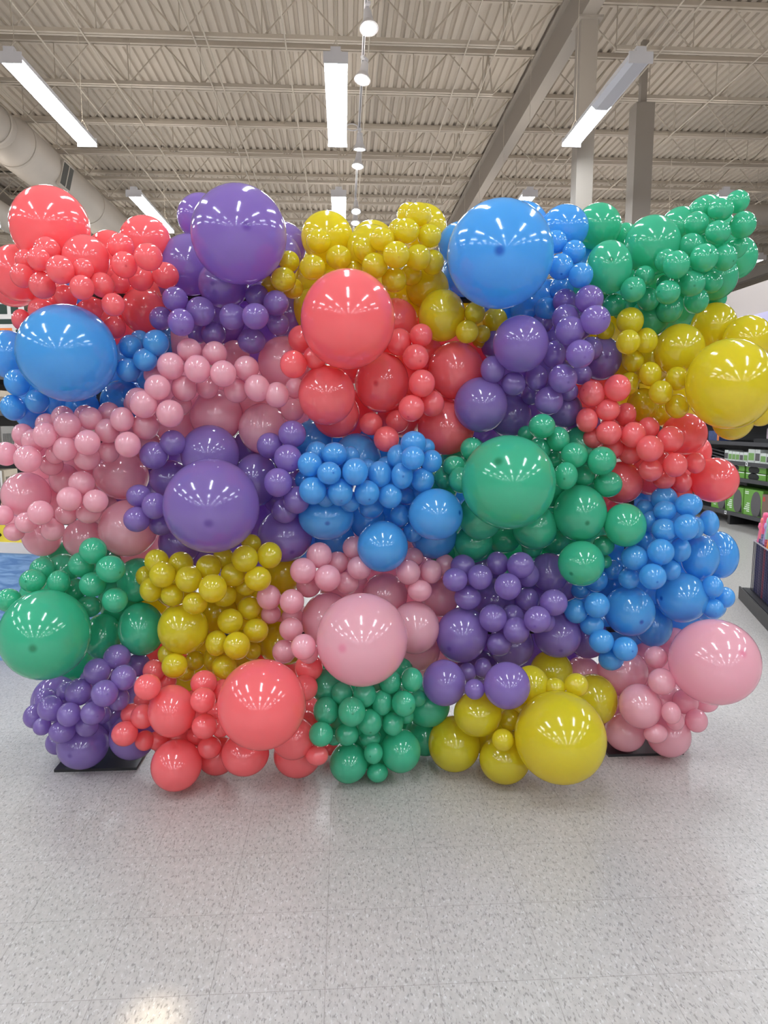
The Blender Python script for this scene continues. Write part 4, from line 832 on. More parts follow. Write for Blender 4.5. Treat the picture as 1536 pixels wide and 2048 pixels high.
('P',-0.879,2.995,0.614,0.0971,0.1152,0.44,-0.90,-0.05,0,'medium green balloon, rightmost, third row, @'),
('P',-1.076,3.082,0.559,0.0825,0.1006,0.15,-0.81,0.56,0,'medium green balloon, leftmost, third row, @'),
('P',-0.904,3.055,0.817,0.0866,0.0979,0.29,-0.78,0.56,0,'medium green balloon, rightmost, top row, @'),
('P',-1.244,3.112,0.854,0.0703,0.0727,0.48,-0.74,0.46,0,'half-hidden medium green balloon, second from left, top row, @'),
('P',-1.301,3.232,0.875,0.0831,0.0822,0.81,-0.50,0.29,0,'half-hidden medium green balloon, leftmost, top row, @'),
('P',-1.119,3.220,0.852,0.0955,0.1028,0.39,-0.77,0.51,0,'half-hidden medium green balloon, third from left, top row, @'),
('P',-1.028,3.194,0.693,0.0965,0.1023,-0.01,-0.99,0.11,0,'half-hidden medium green balloon, rightmost, second row, @'),
('P',-1.017,2.857,0.985,0.0533,0.0536,0.39,-0.69,0.61,0,'small green balloon, third from left, top row, @'),
('P',-1.091,2.929,0.914,0.0535,0.0529,0.51,-0.62,0.59,2,'small green balloon, second from left, top row, @'),
('P',-0.937,2.818,0.916,0.0552,0.0550,0.82,-0.55,-0.15,8,'small green balloon, rightmost, top row, @'),
('P',-1.034,2.879,0.840,0.0531,0.0511,-0.00,-1.00,-0.01,0,'small green balloon, rightmost, second row, @'),
('P',-0.936,2.845,0.781,0.0505,0.0516,0.01,-1.00,-0.05,0,'small green balloon, rightmost, bottom row, @'),
('P',-1.274,2.980,0.886,0.0493,0.0505,0.70,-0.62,0.34,2,'small green balloon, leftmost, top row, @'),
('P',-1.284,2.905,0.852,0.0516,0.0482,-0.14,-0.98,0.17,8,'small green balloon, second from left, second row, @'),
('P',-1.179,2.905,0.846,0.0440,0.0493,-0.09,-0.96,0.25,1,'small green balloon, third from left, second row, @'),
('P',-1.092,2.980,0.721,0.0531,0.0465,-0.06,-0.98,0.20,2,'small green balloon, leftmost, bottom row, @'),
('P',-1.391,2.916,0.770,0.0511,0.0473,0.44,-0.58,0.69,2,'small green balloon, leftmost, second row, @'),
('P',-1.159,3.017,0.785,0.0433,0.0513,-0.04,-0.73,0.68,2,'small green balloon, fourth from left, second row, @'),
('Q',-0.678,2.894,0.643,0.1038,0.1076,0.22,-0.97,-0.01,0,'medium yellow balloon, leftmost, second row, @'),
('Q',-0.280,3.121,0.828,0.0938,0.0945,-0.19,-0.77,0.61,0,'half-hidden medium yellow balloon, rightmost, top row, @'),
('Q',-0.306,3.098,0.510,0.0852,0.0937,0.42,-0.74,0.52,0,'half-hidden medium yellow balloon, rightmost, second row, @'),
('Q',-0.271,3.211,0.436,0.0700,0.0694,-0.36,-0.86,0.35,2,'half-hidden small yellow balloon, rightmost, sixth row, @'),
('Q',-0.583,3.103,0.653,0.0983,0.1001,-0.01,-0.90,0.44,0,'half-hidden medium yellow balloon, second from left, second row, @'),
('Q',-0.512,3.228,0.701,0.1028,0.1043,0.29,-0.96,-0.06,0,'half-hidden medium yellow balloon, third from left, top row, @'),
('Q',-0.349,3.215,0.678,0.0922,0.0927,-0.09,-0.93,-0.34,0,'half-hidden medium yellow balloon, fourth from left, top row, @'),
('Q',-0.774,3.180,0.763,0.0985,0.1023,-0.21,-0.98,-0.03,0,'half-hidden medium yellow balloon, second from left, top row, @'),
('Q',-0.495,3.227,0.435,0.0924,0.0926,-0.45,-0.88,0.13,0,'half-hidden medium yellow balloon, rightmost, third row, @'),
('Q',-0.776,2.899,0.929,0.0492,0.0516,0.57,-0.82,-0.03,1,'small yellow balloon, leftmost, top row, @'),
('Q',-0.734,2.818,0.891,0.0520,0.0533,-0.10,-0.92,0.38,0,'small yellow balloon, second from left, second row, @'),
('Q',-0.838,2.946,0.858,0.0399,0.0441,0.23,-0.71,0.66,2,'small yellow balloon, leftmost, second row, @'),
('Q',-0.801,2.883,0.813,0.0451,0.0514,0.16,-0.98,-0.13,0,'small yellow balloon, leftmost, third row, @'),
('Q',-0.680,2.905,0.916,0.0519,0.0519,-0.01,-0.78,0.62,0,'small yellow balloon, second from left, top row, @'),
('Q',-0.631,2.818,0.871,0.0527,0.0544,-0.20,-0.97,0.11,2,'small yellow balloon, third from left, second row, @'),
('Q',-0.707,2.852,0.798,0.0452,0.0459,-0.13,-0.98,0.12,0,'small yellow balloon, second from left, third row, @'),
('Q',-0.564,2.892,0.905,0.0514,0.0518,-0.22,-0.97,-0.11,0,'small yellow balloon, fourth from left, second row, @'),
('Q',-0.525,2.764,0.844,0.0552,0.0575,-0.13,-0.97,0.22,0,'small yellow balloon, fourth from left, third row, @'),
('Q',-0.606,2.807,0.773,0.0499,0.0452,-0.07,-0.98,0.16,2,'small yellow balloon, third from left, third row, @'),
('Q',-0.507,2.922,0.777,0.0515,0.0503,0.44,-0.89,-0.11,2,'small yellow balloon, fifth from left, third row, @'),
('Q',-0.462,2.885,0.873,0.0518,0.0497,0.08,-0.80,0.60,1,'small yellow balloon, fifth from left, second row, @'),
('Q',-0.404,2.827,0.951,0.0538,0.0548,0.17,-0.84,0.51,0,'small yellow balloon, fourth from left, top row, @'),
('Q',-0.511,2.949,0.929,0.0454,0.0465,0.54,-0.84,0.03,2,'small yellow balloon, third from left, top row, @'),
('Q',-0.392,2.942,0.991,0.0415,0.0422,0.35,-0.82,0.45,0,'small yellow balloon, fifth from left, top row, @'),
('Q',-0.309,2.867,0.957,0.0509,0.0556,0.04,-0.74,0.67,0,'small yellow balloon, rightmost, top row, @'),
('Q',-0.354,2.830,0.866,0.0543,0.0509,-0.05,-1.00,-0.08,1,'small yellow balloon, rightmost, second row, @'),
('Q',-0.418,2.937,0.811,0.0458,0.0401,0.25,-0.93,-0.29,0,'small yellow balloon, rightmost, third row, @'),
('Q',-0.479,2.882,0.675,0.0532,0.0528,0.54,-0.68,0.50,0,'small yellow balloon, leftmost, fourth row, @'),
('Q',-0.407,2.942,0.714,0.0493,0.0508,0.18,-0.76,0.62,0,'small yellow balloon, rightmost, fourth row, @'),
('Q',-0.377,2.905,0.626,0.0531,0.0512,-0.13,-0.71,0.69,0,'small yellow balloon, rightmost, fifth row, @'),
('Q',-0.535,2.860,0.588,0.0446,0.0533,0.56,-0.75,0.36,0,'small yellow balloon, leftmost, fifth row, @'),
('Q',-0.443,2.805,0.594,0.0541,0.0563,-0.26,-0.72,0.65,2,'small yellow balloon, second from left, fifth row, @'),
('Q',-0.404,2.980,0.511,0.0386,0.0385,-0.38,-0.88,0.28,2,'small yellow balloon, sixth from left, sixth row, @'),
('Q',-0.509,2.882,0.477,0.0515,0.0515,0.54,-0.81,0.23,1,'small yellow balloon, fifth from left, sixth row, @'),
('Q',-0.577,2.980,0.479,0.0381,0.0533,-0.27,-0.94,0.19,2,'small yellow balloon, fourth from left, sixth row, @'),
('Q',-0.703,2.830,0.505,0.0524,0.0514,0.36,-0.78,0.50,2,'small yellow balloon, second from left, sixth row, @'),
('Q',-0.759,2.942,0.517,0.0409,0.0440,0.02,-1.00,0.07,0,'half-hidden small yellow balloon, leftmost, sixth row, @'),
('Q',-0.652,2.980,0.473,0.0420,0.0425,-0.41,-0.87,0.28,1,'small yellow balloon, third from left, sixth row, @'),
('Q',-0.693,2.980,0.420,0.0377,0.0361,0.17,-0.65,0.74,1,'small yellow balloon, alone in its row, bottom row, @'),
('R',0.065,2.623,0.668,0.1759,0.1788,-0.43,-0.90,0.10,10,'giant pink balloon, by far the largest in the @'),
('R',0.302,2.943,0.616,0.1075,0.1137,-0.00,-0.83,0.55,0,'medium pink balloon, rightmost, third row, @'),
('R',-0.077,3.017,0.634,0.1123,0.1223,-0.48,-0.83,0.29,0,'half-hidden medium pink balloon, second from left, third row, @'),
('R',0.182,3.092,0.725,0.1019,0.0990,0.22,-0.86,0.47,0,'medium pink balloon, third from left, second row, @'),
('R',0.439,3.138,0.698,0.0875,0.0871,-0.14,-0.85,0.51,0,'medium pink balloon, rightmost, second row, @'),
('R',0.332,3.093,0.464,0.1032,0.0968,0.13,-0.98,0.12,0,'half-hidden medium pink balloon, leftmost, bottom row, @'),
('R',0.001,3.205,0.723,0.1167,0.1045,-0.15,-0.96,-0.22,0,'half-hidden medium pink balloon, leftmost, second row, @'),
('R',0.406,3.249,0.780,0.1069,0.0948,-0.22,-0.95,-0.23,0,'half-hidden medium pink balloon, rightmost, top row, @'),
('R',-0.172,2.867,0.889,0.0547,0.0548,0.01,-0.75,0.66,0,'small pink balloon, leftmost, second row, @'),
('R',-0.106,2.920,0.944,0.0536,0.0548,0.47,-0.80,0.36,2,'small pink balloon, leftmost, top row, @'),
('R',-0.071,2.867,0.857,0.0550,0.0560,0.15,-0.89,0.43,1,'small pink balloon, second from left, second row, @'),
('R',-0.030,2.980,0.900,0.0496,0.0474,0.20,-0.97,-0.14,0,'small pink balloon, second from left, top row, @'),
('R',0.043,2.968,0.967,0.0515,0.0494,0.11,-0.97,-0.20,2,'small pink balloon, third from left, top row, @'),
('R',0.063,2.898,0.892,0.0516,0.0504,0.44,-0.90,-0.01,0,'small pink balloon, fourth from left, second row, @'),
('R',0.010,2.946,0.817,0.0514,0.0480,-0.31,-0.89,0.33,0,'small pink balloon, third from left, second row, @'),
('R',-0.156,2.980,0.802,0.0538,0.0538,-0.14,-0.86,0.48,2,'small pink balloon, third from left, third row, @'),
('R',-0.320,2.905,0.769,0.0510,0.0534,-0.20,-0.86,0.47,0,'small pink balloon, leftmost, third row, @'),
('R',-0.221,2.867,0.759,0.0507,0.0528,-0.37,-0.92,0.10,1,'small pink balloon, second from left, third row, @'),
('R',-0.318,2.958,0.682,0.0425,0.0426,0.42,-0.79,0.45,1,'small pink balloon, leftmost, fourth row, @'),
('R',-0.227,2.883,0.636,0.0502,0.0499,0.14,-0.75,0.65,1,'small pink balloon, second from left, fourth row, @'),
('R',-0.159,2.599,0.650,0.0474,0.0487,-0.33,-0.93,-0.18,2,'small pink balloon, second from left, bottom row, @'),
('R',-0.260,2.905,0.531,0.0507,0.0502,-0.19,-0.97,-0.13,2,'small pink balloon, leftmost, bottom row, @'),
('R',-0.144,2.669,0.600,0.0391,0.0404,-0.30,-0.95,-0.10,0,'half-hidden small pink balloon, rightmost, bottom row, @'),
('R',-0.230,3.017,0.655,0.0480,0.0392,0.18,-0.97,-0.15,0,'half-hidden small pink balloon, rightmost, fourth row, @'),
('R',0.270,2.905,0.870,0.0520,0.0529,-0.20,-0.66,0.72,0,'small pink balloon, fifth from left, second row, @'),
('R',0.372,2.942,0.863,0.0473,0.0515,-0.39,-0.87,0.30,0,'small pink balloon, rightmost, second row, @'),
('R',0.320,2.905,0.789,0.0522,0.0456,-0.03,-0.77,0.63,1,'small pink balloon, rightmost, third row, @'),
('R',0.299,3.017,0.911,0.0484,0.0439,0.22,-0.86,0.47,2,'small pink balloon, fourth from left, top row, @'),
('R',0.445,3.028,0.873,0.0442,0.0486,0.04,-0.95,-0.29,2,'small pink balloon, rightmost, top row, @'),
('S',0.510,2.948,0.577,0.1110,0.1229,-0.59,-0.76,-0.28,10,'medium purple balloon, leftmost, second row, @'),
('S',0.407,2.759,0.434,0.0895,0.0943,0.12,-0.91,0.39,0,'medium purple balloon, leftmost, bottom row, @'),
('S',0.637,2.623,0.470,0.0904,0.0920,0.19,-0.85,0.50,0,'medium purple balloon, rightmost, bottom row, @'),
('S',0.945,2.974,0.561,0.1038,0.0987,-0.11,-0.90,-0.41,10,'medium purple balloon, sixth from left, second row, @'),
('S',0.765,3.092,0.480,0.1046,0.1022,-0.01,-0.99,0.17,0,'half-hidden medium purple balloon, fourth from left, second row, @'),
('S',0.909,3.012,0.837,0.0824,0.0888,-0.39,-0.73,0.56,0,'medium purple balloon, fourth from left, top row, @'),
('S',1.011,3.133,0.762,0.0901,0.0879,-0.16,-0.93,-0.32,0,'half-hidden medium purple balloon, rightmost, top row, @'),
('S',1.128,3.103,0.506,0.0940,0.0964,-0.50,-0.86,0.07,0,'half-hidden medium purple balloon, rightmost, second row, @'),
('S',0.690,3.162,0.676,0.1040,0.1045,0.18,-0.82,0.54,0,'half-hidden medium purple balloon, second from left, top row, @'),
('S',0.913,3.237,0.654,0.1175,0.1192,0.20,-0.85,0.49,0,'half-hidden medium purple balloon, third from left, top row, @'),
('S',0.643,3.196,0.350,0.0829,0.0701,-0.37,-0.92,0.12,0,'half-hidden medium purple balloon, second from left, second row, @'),
('S',0.463,2.861,0.845,0.0523,0.0502,-0.70,-0.70,0.11,0,'small purple balloon, leftmost, top row, @'),
('S',0.510,2.943,0.884,0.0536,0.0516,-0.53,-0.83,0.18,2,'small purple balloon, second from left, top row, @'),
('S',0.569,2.860,0.855,0.0521,0.0545,0.17,-0.98,0.04,1,'small purple balloon, third from left, top row, @'),
('S',0.526,2.904,0.756,0.0574,0.0532,-0.51,-0.86,0.07,2,'small purple balloon, leftmost, second row, @'),
('S',0.659,2.935,0.898,0.0469,0.0516,-0.49,-0.62,0.62,1,'small purple balloon, fourth from left, top row, @'),
('S',0.739,2.853,0.905,0.0567,0.0555,0.23,-0.76,0.60,8,'small purple balloon, fifth from left, top row, @'),
('S',0.677,2.814,0.824,0.0553,0.0558,-0.37,-0.67,0.65,1,'small purple balloon, second from left, second row, @'),
('S',0.794,2.929,0.845,0.0466,0.0539,-0.11,-0.95,-0.30,0,'small purple balloon, rightmost, top row, @'),
('S',0.799,2.952,0.733,0.0515,0.0522,-0.51,-0.66,0.56,2,'small purple balloon, third from left, second row, @'),
('S',0.879,2.831,0.748,0.0573,0.0564,0.12,-0.98,0.15,0,'small purple balloon, rightmost, second row, @'),
('S',0.797,2.783,0.689,0.0557,0.0554,-0.42,-0.87,-0.25,8,'small purple balloon, third from left, third row, @'),
('S',0.857,2.875,0.653,0.0439,0.0466,-0.33,-0.92,-0.20,0,'half-hidden small purple balloon, rightmost, third row, @'),
('S',0.729,2.931,0.664,0.0493,0.0496,0.04,-0.96,0.27,2,'small purple balloon, second from left, third row, @'),
('S',0.723,2.836,0.628,0.0561,0.0573,-0.21,-0.79,0.57,0,'small purple balloon, rightmost, fourth row, @'),
('S',0.628,2.864,0.674,0.0588,0.0599,-0.49,-0.84,-0.25,2,'small purple balloon, leftmost, third row, @'),
('S',0.663,2.890,0.552,0.0532,0.0488,-0.19,-0.59,0.78,1,'small purple balloon, leftmost, fourth row, @'),
('S',0.536,2.935,0.413,0.0371,0.0418,-0.52,-0.59,0.62,1,'small purple balloon, leftmost, fifth row, @'),
('S',0.603,2.935,0.430,0.0381,0.0450,-0.22,-0.96,-0.19,1,'small purple balloon, rightmost, fifth row, @'),
('S',0.514,2.651,0.446,0.0395,0.0405,0.15,-0.98,0.15,0,'small purple balloon, alone in its row, bottom row, @'),
('T',-1.319,3.130,0.253,0.0988,0.1054,0.64,-0.44,0.63,0,'half-hidden medium purple balloon, leftmost, top row, @'),
('T',-1.134,2.942,0.118,0.1072,0.1004,-0.16,-0.99,0.01,10,'medium purple balloon, leftmost, bottom row, @'),
('T',-1.288,3.055,0.080,0.0507,0.0531,0.01,-1.00,0.03,0,'half-hidden small purple balloon, second from left, bottom row, @'),
('T',-1.065,3.090,0.176,0.0906,0.0933,-0.02,-0.99,0.16,0,'half-hidden medium purple balloon, second from left, bottom row, @'),
('T',-0.917,2.924,0.161,0.0972,0.0984,-0.05,-0.75,0.67,0,'half-hidden medium purple balloon, rightmost, bottom row, @'),
('T',-1.136,3.187,0.293,0.0967,0.1013,-0.01,-1.00,0.09,0,'half-hidden medium purple balloon, second from left, top row, @'),
('T',-0.961,2.911,0.519,0.0552,0.0516,-0.03,-1.00,-0.08,0,'small purple balloon, second from left, top row, @'),
('T',-1.030,2.869,0.473,0.0549,0.0538,0.45,-0.50,0.74,0,'small purple balloon, leftmost, top row, @'),
('T',-0.892,2.771,0.480,0.0491,0.0510,0.56,-0.79,0.25,0,'small purple balloon, rightmost, second row, @'),
('T',-0.953,2.721,0.435,0.0516,0.0528,0.46,-0.85,0.27,8,'small purple balloon, fourth from left, second row, @'),
('T',-1.107,2.860,0.389,0.0534,0.0574,0.61,-0.56,0.56,1,'small purple balloon, third from left, second row, @'),
('T',-1.187,2.935,0.361,0.0408,0.0433,0.07,-0.96,0.28,2,'small purple balloon, second from left, second row, @'),
('T',-0.929,2.806,0.376,0.0422,0.0475,0.02,-0.88,0.48,0,'small purple balloon, rightmost, third row, @'),
('T',-0.909,3.029,0.441,0.0499,0.0516,0.08,-0.99,-0.12,2,'small purple balloon, rightmost, top row, @'),
('T',-1.323,2.932,0.258,0.0468,0.0502,0.20,-0.69,0.70,0,'small purple balloon, leftmost, third row, @'),
('T',-1.217,2.840,0.330,0.0503,0.0517,0.35,-0.74,0.58,1,'small purple balloon, second from left, third row, @'),
('T',-1.295,2.982,0.308,0.0468,0.0502,0.20,-0.72,0.67,0,'half-hidden small purple balloon, leftmost, second row, @'),
('T',-1.120,2.782,0.325,0.0462,0.0487,0.28,-0.74,0.61,2,'small purple balloon, third from left, third row, @'),
('T',-1.018,2.762,0.336,0.0475,0.0465,0.65,-0.76,0.02,8,'small purple balloon, fourth from left, third row, @'),
('T',-1.045,2.943,0.251,0.0359,0.0372,0.31,-0.70,0.65,1,'half-hidden small purple balloon, fifth from left, third row, @'),
('T',-1.071,2.833,0.251,0.0458,0.0416,0.34,-0.47,0.82,1,'small purple balloon, rightmost, bottom row, @'),
('T',-1.176,2.840,0.227,0.0528,0.0476,-0.15,-0.96,0.23,0,'small purple balloon, third from left, bottom row, @'),
('T',-1.270,2.873,0.237,0.0358,0.0371,0.01,-0.96,0.27,1,'small purple balloon, leftmost, bottom row, @'),
('U',-0.312,2.520,0.458,0.1634,0.1654,0.24,-0.97,0.07,0,'giant coral balloon, by far the largest in the @'),
('U',-0.690,2.708,0.360,0.0924,0.1025,0.20,-0.96,-0.18,0,'medium coral balloon, leftmost, second row, @'),
('U',-0.687,2.733,0.120,0.1012,0.1012,0.30,-0.95,0.08,0,'medium coral balloon, leftmost, bottom row, @'),
('U',-0.545,2.858,0.097,0.0828,0.0804,0.46,-0.45,0.76,0,'half-hidden medium coral balloon, third from left, bottom row, @'),
('U',-0.411,2.747,0.153,0.0975,0.0871,0.50,-0.85,0.16,0,'medium coral balloon, fourth from left, bottom row, @'),
('U',-0.211,2.688,0.246,0.0856,0.0859,-0.26,-0.83,0.49,0,'medium coral balloon, rightmost, bottom row, @'),
('U',-0.204,2.815,0.109,0.1005,0.0916,0.03,-0.69,0.73,0,'half-hidden medium coral balloon, fifth from left, bottom row, @'),
('U',-0.619,2.890,0.286,0.0927,0.0922,-0.12,-0.87,0.47,0,'half-hidden medium coral balloon, rightmost, second row, @'),
('U',-0.764,2.647,0.486,0.0504,0.0506,0.11,-0.99,0.11,2,'small coral balloon, leftmost, top row, @'),
('U',-0.818,2.940,0.444,0.0468,0.0480,0.11,-0.97,-0.20,0,'small coral balloon, second from left, top row, @'),
('U',-0.778,2.988,0.380,0.0417,0.0425,0.22,-0.77,0.60,0,'half-hidden small coral balloon, third from left, top row, @'),
('U',-0.893,2.755,0.250,0.0513,0.0502,0.76,-0.55,0.34,1,'small coral balloon, leftmost, fourth row, @'),
('U',-0.826,2.780,0.310,0.0482,0.0499,-0.01,-0.98,0.21,0,'small coral balloon, second from left, third row, @'),
('U',-0.890,2.840,0.296,0.0431,0.0440,0.52,-0.66,0.54,0,'half-hidden small coral balloon, leftmost, third row, @'),
('U',-0.834,2.815,0.190,0.0393,0.0414,-0.05,-0.80,0.60,1,'small coral balloon, second from left, fourth row, @'),
('U',-0.790,2.845,0.175,0.0420,0.0399,0.61,-0.69,0.38,2,'small coral balloon, third from left, fourth row, @'),
('U',-0.580,2.800,0.439,0.0537,0.0519,0.48,-0.82,0.31,0,'small coral balloon, fourth from left, top row, @'),
('U',-0.553,2.643,0.430,0.0489,0.0488,0.40,-0.75,0.53,2,'small coral balloon, second from left, second row, @'),
('U',-0.555,2.664,0.314,0.0496,0.0480,0.06,-0.55,0.83,0,'small coral balloon, third from left, third row, @'),
('U',-0.557,2.756,0.181,0.0477,0.0456,0.38,-0.92,0.09,1,'small coral balloon, fifth from left, fourth row, @'),
('U',-0.622,2.821,0.206,0.0403,0.0398,0.01,-1.00,-0.07,1,'half-hidden small coral balloon, fourth from left, fourth row, @'),
('U',-0.511,2.845,0.390,0.0449,0.0446,-0.26,-0.88,0.40,2,'half-hidden small coral balloon, third from left, second row, @'),
('U',-0.509,2.759,0.264,0.0398,0.0391,0.43,-0.82,0.39,1,'half-hidden small coral balloon, fifth from left, third row, @'),
('U',-0.888,2.995,0.293,0.0373,0.0381,0.44,-0.46,0.77,0,'half-hidden small coral balloon, leftmost, second row, @'),
('U',-0.533,2.799,0.312,0.0402,0.0397,-0.00,-0.99,0.14,1,'half-hidden small coral balloon, fourth from left, third row, @'),
('U',-0.160,2.672,0.460,0.0511,0.0518,-0.10,-0.74,0.66,0,'small coral balloon, fifth from left, top row, @'),
('U',-0.146,2.729,0.521,0.0561,0.0550,0.33,-0.93,-0.16,0,'small coral balloon, rightmost, top row, @'),
('U',-0.166,3.055,0.216,0.0497,0.0481,0.31,-0.89,0.34,2,'half-hidden small coral balloon, rightmost, second row, @'),
('U',-0.164,2.783,0.266,0.0495,0.0477,0.29,-0.63,0.72,2,'half-hidden small coral balloon, rightmost, third row, @'),
('U',-0.115,2.650,0.186,0.0455,0.0376,-0.21,-0.67,0.71,0,'small coral balloon, alone in its row, bottom row, @'),
('U',-0.071,3.002,0.048,0.0359,0.0342,0.51,-0.78,0.37,0,'half-hidden small coral balloon, rightmost, fourth row, @'),
('V',0.012,2.756,0.099,0.0788,0.0821,0.40,-0.62,0.68,0,'medium green balloon, leftmost, bottom row, @'),
('V',0.228,2.765,0.141,0.0845,0.0889,0.01,-0.74,0.67,0,'medium green balloon, rightmost, bottom row, @'),
('V',0.354,2.882,0.288,0.0971,0.0938,-0.24,-0.96,0.16,0,'half-hidden medium green balloon, rightmost, second row, @'),
('V',0.356,2.979,0.106,0.0942,0.0900,0.28,-0.81,0.51,0,'half-hidden medium green balloon, third from left, second row, @'),
('V',-0.073,2.771,0.426,0.0655,0.0718,-0.56,-0.79,0.26,0,'small green balloon, leftmost, top row, @'),
('V',0.145,2.824,0.339,0.1054,0.1018,-0.23,-0.70,0.68,0,'half-hidden medium green balloon, second from left, top row, @'),
('V',0.018,2.798,0.287,0.0939,0.0903,0.05,-0.99,-0.11,0,'half-hidden medium green balloon, leftmost, second row, @'),
('V',0.268,2.699,0.473,0.0432,0.0489,0.23,-0.97,-0.04,0,'small green balloon, rightmost, top row, @'),
('V',0.181,2.725,0.457,0.0467,0.0493,0.04,-0.68,0.74,0,'small green balloon, second from left, top row, @'),
('V',0.233,2.671,0.385,0.0470,0.0521,0.49,-0.87,-0.04,8,'small green balloon, fifth from left, second row, @'),
('V',0.147,2.706,0.377,0.0425,0.0527,-0.16,-0.99,0.03,2,'small green balloon, fourth from left, second row, @'),
('V',0.077,2.689,0.419,0.0461,0.0504,-0.17,-0.98,0.11,1,'small green balloon, third from left, second row, @'),
('V',-0.014,2.702,0.422,0.0441,0.0447,0.23,-0.97,0.10,0,'small green balloon, second from left, second row, @'),
('V',-0.078,2.681,0.358,0.0507,0.0557,0.05,-1.00,-0.05,1,'small green balloon, leftmost, second row, @'),
('V',0.024,2.623,0.377,0.0538,0.0574,0.06,-0.96,0.27,8,'small green balloon, leftmost, third row, @'),
('V',0.097,2.680,0.305,0.0482,0.0538,0.02,-0.91,-0.42,8,'small green balloon, second from left, third row, @'),
('V',0.191,2.710,0.285,0.0427,0.0487,-0.42,-0.76,0.50,1,'small green balloon, third from left, third row, @'),
('V',-0.097,2.623,0.288,0.0479,0.0477,-0.06,-0.70,0.72,0,'small green balloon, leftmost, fourth row, @'),
('V',0.005,2.694,0.252,0.0484,0.0452,-0.08,-0.76,0.64,2,'small green balloon, third from left, fourth row, @'),
('V',-0.048,2.747,0.218,0.0369,0.0353,-0.04,-1.00,-0.04,2,'half-hidden small green balloon, second from left, fourth row, @'),
('V',0.112,2.707,0.162,0.0388,0.0434,-0.35,-0.93,0.11,8,'small green balloon, alone in its row, fifth row, @'),
('V',0.131,2.750,0.055,0.0448,0.0400,0.38,-0.86,0.35,0,'small green balloon, alone in its row, bottom row, @'),
('V',0.300,2.785,0.360,0.0375,0.0363,0.32,-0.94,0.14,0,'small green balloon, rightmost, second row, @'),
('V',0.256,3.015,0.410,0.0448,0.0438,-0.38,-0.92,0.10,0,'half-hidden small green balloon, third from left, top row, @'),
('V',0.252,2.784,0.283,0.0334,0.0321,-0.32,-0.95,0.05,1,'half-hidden small green balloon, rightmost, third row, @'),
('V',0.100,2.756,0.206,0.0456,0.0394,-0.34,-0.93,0.12,2,'small green balloon, rightmost, fourth row, @'),
('W',0.842,2.576,0.271,0.1775,0.1760,-0.16,-0.98,-0.09,0,'giant yellow balloon, by far the largest in the @'),
('W',0.465,2.830,0.134,0.1099,0.1161,0.29,-0.72,0.63,0,'medium yellow balloon, leftmost, bottom row, @'),
('W',0.541,2.721,0.312,0.0977,0.0908,-0.09,-1.00,0.02,0,'medium yellow balloon, leftmost, second row, @'),
('W',0.656,2.713,0.116,0.1041,0.0976,-0.10,-0.69,0.72,0,'medium yellow balloon, rightmost, bottom row, @'),
('W',1.122,2.975,0.257,0.1018,0.1136,0.25,-0.94,0.24,0,'medium yellow balloon, rightmost, top row, @'),
('W',0.772,2.762,0.415,0.0734,0.0809,0.06,-0.93,0.37,0,'medium yellow balloon, leftmost, top row, @'),
('W',0.949,3.060,0.361,0.0964,0.0967,-0.49,-0.87,0.07,0,'medium yellow balloon, second from left, top row, @'),
('W',0.780,2.874,0.258,0.1067,0.1048,-0.33,-0.57,0.75,0,'half-hidden medium yellow balloon, rightmost, second row, @'),
('W',0.623,2.611,0.250,0.0431,0.0434,0.20,-0.88,0.43,2,'small yellow balloon, alone in its row, bottom row, @'),
('W',0.689,2.770,0.261,0.0455,0.0443,-0.63,-0.77,-0.02,1,'small yellow balloon, alone in its row, second row, @'),
('W',0.939,2.691,0.439,0.0481,0.0475,-0.23,-0.97,0.05,2,'small yellow balloon, rightmost, top row, @'),
('W',0.858,2.713,0.422,0.0438,0.0398,-0.61,-0.79,0.08,2,'small yellow balloon, leftmost, top row, @'),
('X',1.538,2.733,0.511,0.1763,0.1764,0.16,-0.86,0.48,10,'giant pink balloon, by far the largest in the @'),
('X',1.276,2.837,0.280,0.0896,0.0951,-0.51,-0.67,0.54,0,'medium pink balloon, rightmost, third row, @'),
('X',1.291,3.082,0.341,0.1173,0.1048,-0.59,-0.57,0.57,0,'medium pink balloon, leftmost, second row, @'),
('X',1.269,2.965,0.103,0.0904,0.0868,-0.22,-0.97,0.14,0,'medium pink balloon, second from left, third row, @'),
('X',1.442,2.903,0.113,0.0954,0.0959,-0.25,-0.74,0.62,0,'medium pink balloon, alone in its row, bottom row, @'),
('X',1.127,3.147,0.308,0.0870,0.0881,-0.58,-0.81,0.13,0,'half-hidden medium pink balloon, leftmost, top row, @'),
('X',1.585,3.175,0.438,0.0778,0.0827,0.01,-0.94,0.35,0,'half-hidden medium pink balloon, rightmost, top row, @'),
('X',1.456,3.209,0.354,0.0798,0.0833,-0.17,-0.80,0.58,0,'half-hidden medium pink balloon, second from left, top row, @'),
('X',1.460,3.040,0.220,0.0865,0.0898,-0.63,-0.44,0.65,0,'half-hidden medium pink balloon, second from left, second row, @'),
('X',1.367,2.905,0.473,0.0493,0.0496,-0.63,-0.77,0.12,2,'small pink balloon, alone in its row, top row, @'),
('X',1.340,2.784,0.409,0.0562,0.0557,-0.55,-0.84,-0.04,2,'small pink balloon, alone in its row, second row, @'),
('X',1.370,2.745,0.286,0.0380,0.0466,0.09,-0.98,0.15,0,'small pink balloon, leftmost, third row, @'),
('X',1.420,2.807,0.222,0.0379,0.0414,-0.08,-0.93,0.36,1,'small pink balloon, rightmost, bottom row, @'),
('X',1.331,2.795,0.173,0.0501,0.0410,-0.54,-0.66,0.52,0,'small pink balloon, leftmost, bottom row, @'),
('X',1.523,2.926,0.258,0.0556,0.0563,-0.62,-0.66,0.44,2,'small pink balloon, second from left, third row, @'),
